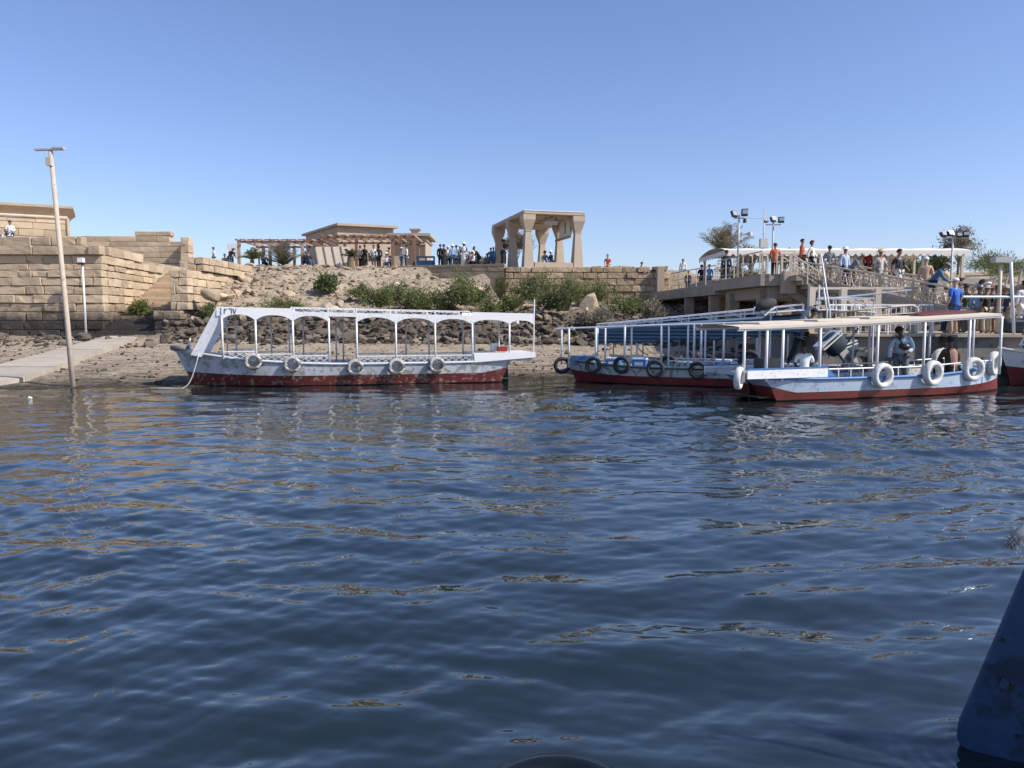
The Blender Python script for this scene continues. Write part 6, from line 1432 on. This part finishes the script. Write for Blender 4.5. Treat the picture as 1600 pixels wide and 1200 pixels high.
m.grid(rows); m.v = [tuple(Vector(v) * 1.22) for v in m.v]; m.build('striped_scarf', simple('pink_brown_cloth', (.33, .19, .15), .9, .25, 12, .2), ro, local=True, smooth=True)
aboard(D, 'seated man in white t-shirt turning his back on the stern of the pale blue boat', 1257, .35, .28, 170, pose='sit', top=('tshirt', (.62, .68, .72)), bot=('trousers', NAVY), skin=0, s=1.0)
ro, B_, t = aboard(D, 'man in dark trousers and denim shirt stretching an arm out under the roof', 1250, -1.14, .80, 0, pose='climb', top=('shirt', (.14, .22, .32)), bot=('trousers', (.015, .022, .03)), skin=0, s=1.08)
# ---------------------------------------------------------------- inner boat with tilted outboard, at the quay
E_ = boat('skiff', 'low grey skiff with tilted outboard moored between the quay and the pale blue boat', (15.6, 26.1), (11.3, 25.75), 1.1, -1, .66, .3, rake=.6, mats=(m_hullg, m_red2), bow_rise=.1, trim=m_frame, seats=False)
def outboard(loc, rz, label, tilt=R(-38), s=1.0):
    ro = empty('outboard_motor', loc, rz, label, 'outboard motor', 'outboard motors'); Mx = Matrix.Rotation(tilt, 4, 'Y')
    def q(m, nm, mat, par=ro):
        m.v = [tuple((Mx @ Vector(v)) * s) for v in m.v]; return m.build(nm, mat, par, local=True, smooth=R(35))
    bm_ = MB(); rows = []
    for z, a, b_ in ((.0, .20, .13), (.08, .25, .17), (.26, .27, .18), (.38, .24, .16), (.44, .14, .09), (.45, .01, .01)):
        rows.append([(.06 + a * math.copysign(abs(math.cos(t / 16 * 6.2832)) ** .7, math.cos(t / 16 * 6.2832)), b_ * math.copysign(abs(math.sin(t / 16 * 6.2832)) ** .7, math.sin(t / 16 * 6.2832)), z) for t in range(17)])
    bm_.grid(rows); cw = q(bm_, 'cowling', simple('cowling_dark', (.035, .055, .07), .3, .1, 3, 0))
    for zz_ in (.12, .2): k = MB(); k.box((.06, 0, zz_), (.56, .375, .025)); q(k, 'stripe', m_whiteclean, cw)
    k = MB(); k.box((.02, 0, -.12), (.20, .14, .26)); q(k, 'midsection', m_steel)
    k = MB(); k.prism([(-.06, -.03, -.25), (.12, -.03, -.25), (.08, -.03, -.85), (-.04, -.03, -.85)], (0, .06, 0)); q(k, 'drive_leg', m_steel)
    k = MB(); k.box((.06, 0, -.62), (.34, .2, .02)); q(k, 'cavitation_plate', m_steel)
    k = MB(); k.tube([(-.14, 0, -.78), (0.12, 0, -.78)], [.03, .06], 8)
    for a in range(3): an = a * 2.094; k.prism([(.14, .03 * math.cos(an), -.78 + .03 * math.sin(an)), (.17, .14 * math.cos(an + .3), -.78 + .14 * math.sin(an + .3)), (.12, .14 * math.cos(an - .3), -.78 + .14 * math.sin(an - .3))], (.012, 0, 0))
    q(k, 'propeller', m_steel); k = MB(); k.tube([(-.18, 0, .02), (-.6, 0, .1)], .022, 6); q(k, 'tiller', m_black)
    return ro
outboard((10.95, 25.55, 1.28), R(190), 'dark outboard motor tilted up beside the seated man in white t-shirt', s=1.5, tilt=R(40))
outboard((11.5, 25.95, 1.0), R(190), 'grey outboard motor behind the first one by the quay', s=1.3, tilt=R(20))
# white cabin topped boat with raised rail behind the frame roofs
F_ = boat('white_topped_boat', 'boat with bright white curved roof and box rail tucked against the landing', (8.9, 28.9), (13.4, 27.4), 1.3, 1, .62, .3, rake=.7, mats=(m_hullg, m_red2), bow_rise=.1, trim=m_white, seats=False)
rt = F_.root; L = F_.L
m = MB(); m.grid([[(x, .72 * q, 2.50 + .10 * math.sin(math.pi * i / 8) + .04 * (1 - q * q)) for q in (-1, 0, 1)] for i, x in enumerate([L * .1 + L * .75 * j / 8 for j in range(9)])]); m.build('curved_roof', m_whiteclean, rt, local=True, smooth=True)
for x in (L * .12, L * .48, L * .84):
    for s in (1, -1): MB().tube([(x, s * .6, .6), (x, s * .6, 2.5)], .03, 8).build('post', m_whiteclean, rt, local=True)
for s in (1, -1):
    MB().tube([(L * .12, s * .55, 2.62), (L * .12, s * .55, 3.0), (L * .5, s * .55, 3.05), (L * .5, s * .55, 2.6)], .024, 6).build('roof_rail', m_whiteclean, rt, local=True)
    for x in (L * .25, L * .38): MB().tube([(x, s * .55, 2.6), (x, s * .55, 3.02)], .02, 6).build('rail_post', m_whiteclean, rt, local=True)
    MB().tube([(L * .12, s * .55, 2.62), (L * .25, s * .55, 3.0)], .016, 6).build('brace', m_whiteclean, rt, local=True)
MB().tube([(L * .5, .5, 2.6), (L * .5, .5, 3.5)], .03, 8).build('short_mast', m_whiteclean, rt, local=True)
MB().tube([(L * .5, .5, 2.98), (-.6, .5, 3.28)], .028, 8).build('boom', m_frame, rt, local=True)
bu = empty('covered_bundle', P(1196, 478, 27.7), .3, 'dark grey covered bundle on white curved brackets above the canopied boat', 'bundle')
k = MB(); k.grid([[(.42 * math.cos(t / 14 * 6.2832) * c_, .3 * math.sin(t / 14 * 6.2832) * c_, z_ + .12 * math.cos(t / 14 * 6.2832) * c_) for t in range(15)] for z_, c_ in ((-.12, .2), (-.10, .8), (.0, 1), (.12, .95), (.22, .6), (.25, .01))]); k.build('cover', simple('dark_grey_cover', (.045, .043, .04), .9, .3, 6, .5), bu, local=True, smooth=True)
for s in (-1, 1): MB().tube([(s * .5, 0, -.32), (s * .46, 0, -.05), (s * .2, 0, -.16), (0, 0, -.34)], .025, 6).build('bracket', m_whiteclean, bu, local=True)
for k_, (pa, pb, lb) in enumerate([((1297, 489), (1283, 397), 'tall leaning white pole crossing the gangway head'), ((1292, 486), (1287, 450), 'short white pole next to the tall leaning one')]):
    a_ = P(*pa, 27.3); e_ = P(*pb, 27.3); o = MB().tube([a_ - Vector((0, 0, 1.6)), a_, e_], .03, 8).build('white_pole', m_whiteclean, smooth=True); info(o, lb, 'pole')
# pipe roof frame of a further boat
pf = empty('pipe_rail', P(1390, 490, 27), 0, 'pale bent pipe rail rising just beyond the tan roof of the pale blue boat', 'railing')
m = MB(); m.tube([P(1300, 489, 27), P(1365, 482, 27), P(1425, 477, 27), P(1433, 480, 27), P(1434.5, 500, 27)], .035, 8); m.build('top_pipe', m_beige, pf, smooth=True)
m = MB(); m.tube([P(1306, 497, 27), P(1430, 489, 27)], .022, 8); m.build('lower_pipe', m_beige, pf)
for px, a in ((1306, 489), (1354, 483), (1392, 480)): MB().tube([P(px, a, 27), P(px, a + 20, 27)], .026, 6).build('upright', m_beige, pf)
# white bow at the frame edge with a man leaning on it
H_ = boat('white_boat', 'white boat bow at the outer end of the quay with a leaning man', (16.6, 27.1 - .9), (22.0, 27.2 - .6), 1.7, 1, .95, .55, rake=.8, mats=(m_whiteclean, m_red2), bow_rise=.35, trim=m_white, seats=False)
outboard((17.6, 25.9, 1.25), R(20), 'pale outboard motor tilted over the white boat bow', s=1.1, tilt=R(-50))
person('man in light blue and white shirt bending over the white boat', (17.9, 26.25, .95), -75, pose='bend', top=('shirt', (.45, .58, .72)), bot=('trousers', (.5, .36, .27)), head=('hair', BRN), skin=1, s=.95, detail=True)
bg2 = empty('duffel_bag', (PX(1592, 27.4, 2.2), 27.6, 1.755), 0, 'dark striped luggage bag heaped on the quay by the mooring pole', 'bag')
k = MB(); k.grid([[(x_, .28 * r__ * math.cos(t / 14 * 6.2832), .30 + .28 * r__ * math.sin(t / 14 * 6.2832)) for t in range(15)] for x_, r__ in ((-.5, .02), (-.48, .8), (-.3, 1), (.3, 1.02), (.48, .85), (.5, .02))]); k.build('bag_body', simple('dark_bag_cloth', (.03, .04, .055), .8, .3, 10, .3), bg2, local=True, smooth=True)
k = MB(); k.tube([(-.2, -.2, .5), (-.1, -.22, .68), (.1, -.22, .68), (.2, -.2, .5)], .02, 6); k.build('handle', m_black, bg2, local=True)

# ---------------------------------------------------------------- blue hull of the neighbouring boat close by
m_oldblue = simple('weathered_blue_paint', (.014, .05, .115), .5, .35, 3.5, .4, wear=(.008, .022, .05), wear_amt=.45, wear_scale=2.2, bdist=.01)
nbp = PZ(1512, 1172, 0.0)
NB = empty('blue_boat', (nbp.x + .9, nbp.y, 0), 0, 'weathered dark blue boat stern plate dipping into the water close to the camera', 'boat')
Yb = nbp.y
def q3(px, py):
    # the plate's plane passes through nbp and comes nearer towards the frame edge
    n_ = Vector((-.56, -.83, 0)); o_ = Vector((0, 0, EYE)); d_ = P(px, py, 1.0) - o_; return o_ + d_ * ((nbp - o_).dot(n_) / d_.dot(n_))
ALONG = Vector((.83, -.56, 0)); BACK = Vector((.56, .83, 0))
outl = [q3(1604, 882), q3(1560, 985), q3(1520, 1078), q3(1497, 1130), q3(1494, 1150), q3(1500, 1168), q3(1530, 1182), q3(1590, 1212)]
right = [outl[-1] + ALONG * .9 - Vector((0, 0, .25)), outl[0] + ALONG * 1.2 + Vector((0, 0, .15)), outl[0] + ALONG * .25 + Vector((0, 0, .12))]
m = MB(); m.prism(outl + right, BACK * .07); pl_ = m.build('rudder_plate', m_oldblue, NB)
bv = pl_.modifiers.new('b', 'BEVEL'); bv.width = .015; bv.segments = 2
for px, py, r__ in ((1577, 1072, .016), (1567, 1000, .008), (1590, 1150, .008)):
    c = q3(px, py); MB().tube([c - BACK * .018, c + BACK * .01], r__, 10).build('bolt', m_slime, pl_)
c = q3(1568, 1066); MB().prism([c + ALONG * a_ + Vector((0, 0, b_)) for a_, b_ in ((-.02, -.02), (.015, -.03), (.025, .015), (-.005, .03))], BACK * -.02).build('bracket', simple('worn_blue_metal', (.02, .05, .10), .4, .3, 20, .3), pl_)
e0 = outl[-1] + ALONG * .92; rows = []
for i in range(7):
    q = e0 + ALONG * (i * .45); w_ = .5 + .5 * min(1, i / 4); rows.append([q + Vector((0, 0, zz)) + BACK * bb for zz, bb in ((1.25, 0), (.6, .0), (-.35, .12), (-.35, w_), (.6, w_ + .12), (1.25, w_ + .15))])
m = MB(); m.grid(rows); m.add(rows[0], [(0, 1, 2, 3, 4, 5)]); m.build('hull', m_oldblue, NB, smooth=R(40))
# frayed rope end
fr = empty('frayed_rope', P(1592, 842, 3.5), 0, 'frayed grey rope end hanging above the blue stern plate', 'rope')
a_ = P(1640, 812, 3.5); b__ = P(1592, 835, 3.5); c_ = P(1579, 852, 3.5)
rt0 = Vector((e0.x, e0.y, 1.27)) + ALONG * .25
MB().tube([rt0 + Vector((0, 0, -.12)), rt0, rt0.lerp(a_, .5) + Vector((0, 0, -.04)), a_, b__.lerp(a_, .4) + Vector((0, 0, .01)), b__, c_], [.02, .02, .02, .022, .026, .028, .015], 10).build('rope_core', simple('grey_rope', (.30, .30, .30), .9, .3, 30, .5), fr, smooth=True)
k = MB()
for i in range(420):
    t = rng.random() ** .7; p = a_.lerp(b__, t) if rng.random() < .5 else b__.lerp(c_, rng.random()); d = Vector((rng.gauss(-.4, 1), rng.gauss(0, 1), rng.gauss(-.5, 1))).normalized() * rng.uniform(.02, .055)
    k.tube([p, p + d * .6, p + d + Vector((0, 0, -.01))], [.0022, .0016, .0008], 3, cap=False)
o = k.build('strands', simple('grey_strands', (.26, .26, .265), .9, .2, 30), fr); o['kind'] = 'stuff'
# small floating litter
for k_, (px, py, lb) in enumerate([(47, 624, 'tiny white plastic scrap floating off the slipway')]):
    p = PZ(px, py, 0); o = MB().box(p + Vector((0, 0, .03)), (.09, .07, .07), Euler((.3, .4, .2)).to_matrix()).build('plastic_scrap', m_whiteclean); info(o, lb, 'litter')

ct = PZ(868, 1262, 0.0)  # tyre-shaped ring added to stand in for a dark reflection on the water
o = put('tyre', tyre_mesh(simple('dark_reflection_arc', (.006, .009, .010), .18, .3, 8, .2), .33, .085), T((ct.x, ct.y, -.062)) @ Matrix.Rotation(R(90), 4, 'X') @ Matrix.Rotation(R(3), 4, 'Z'))
info(o, 'dark tyre shaped stand-in added for a dark reflection arc in the nearest water', 'tyre')
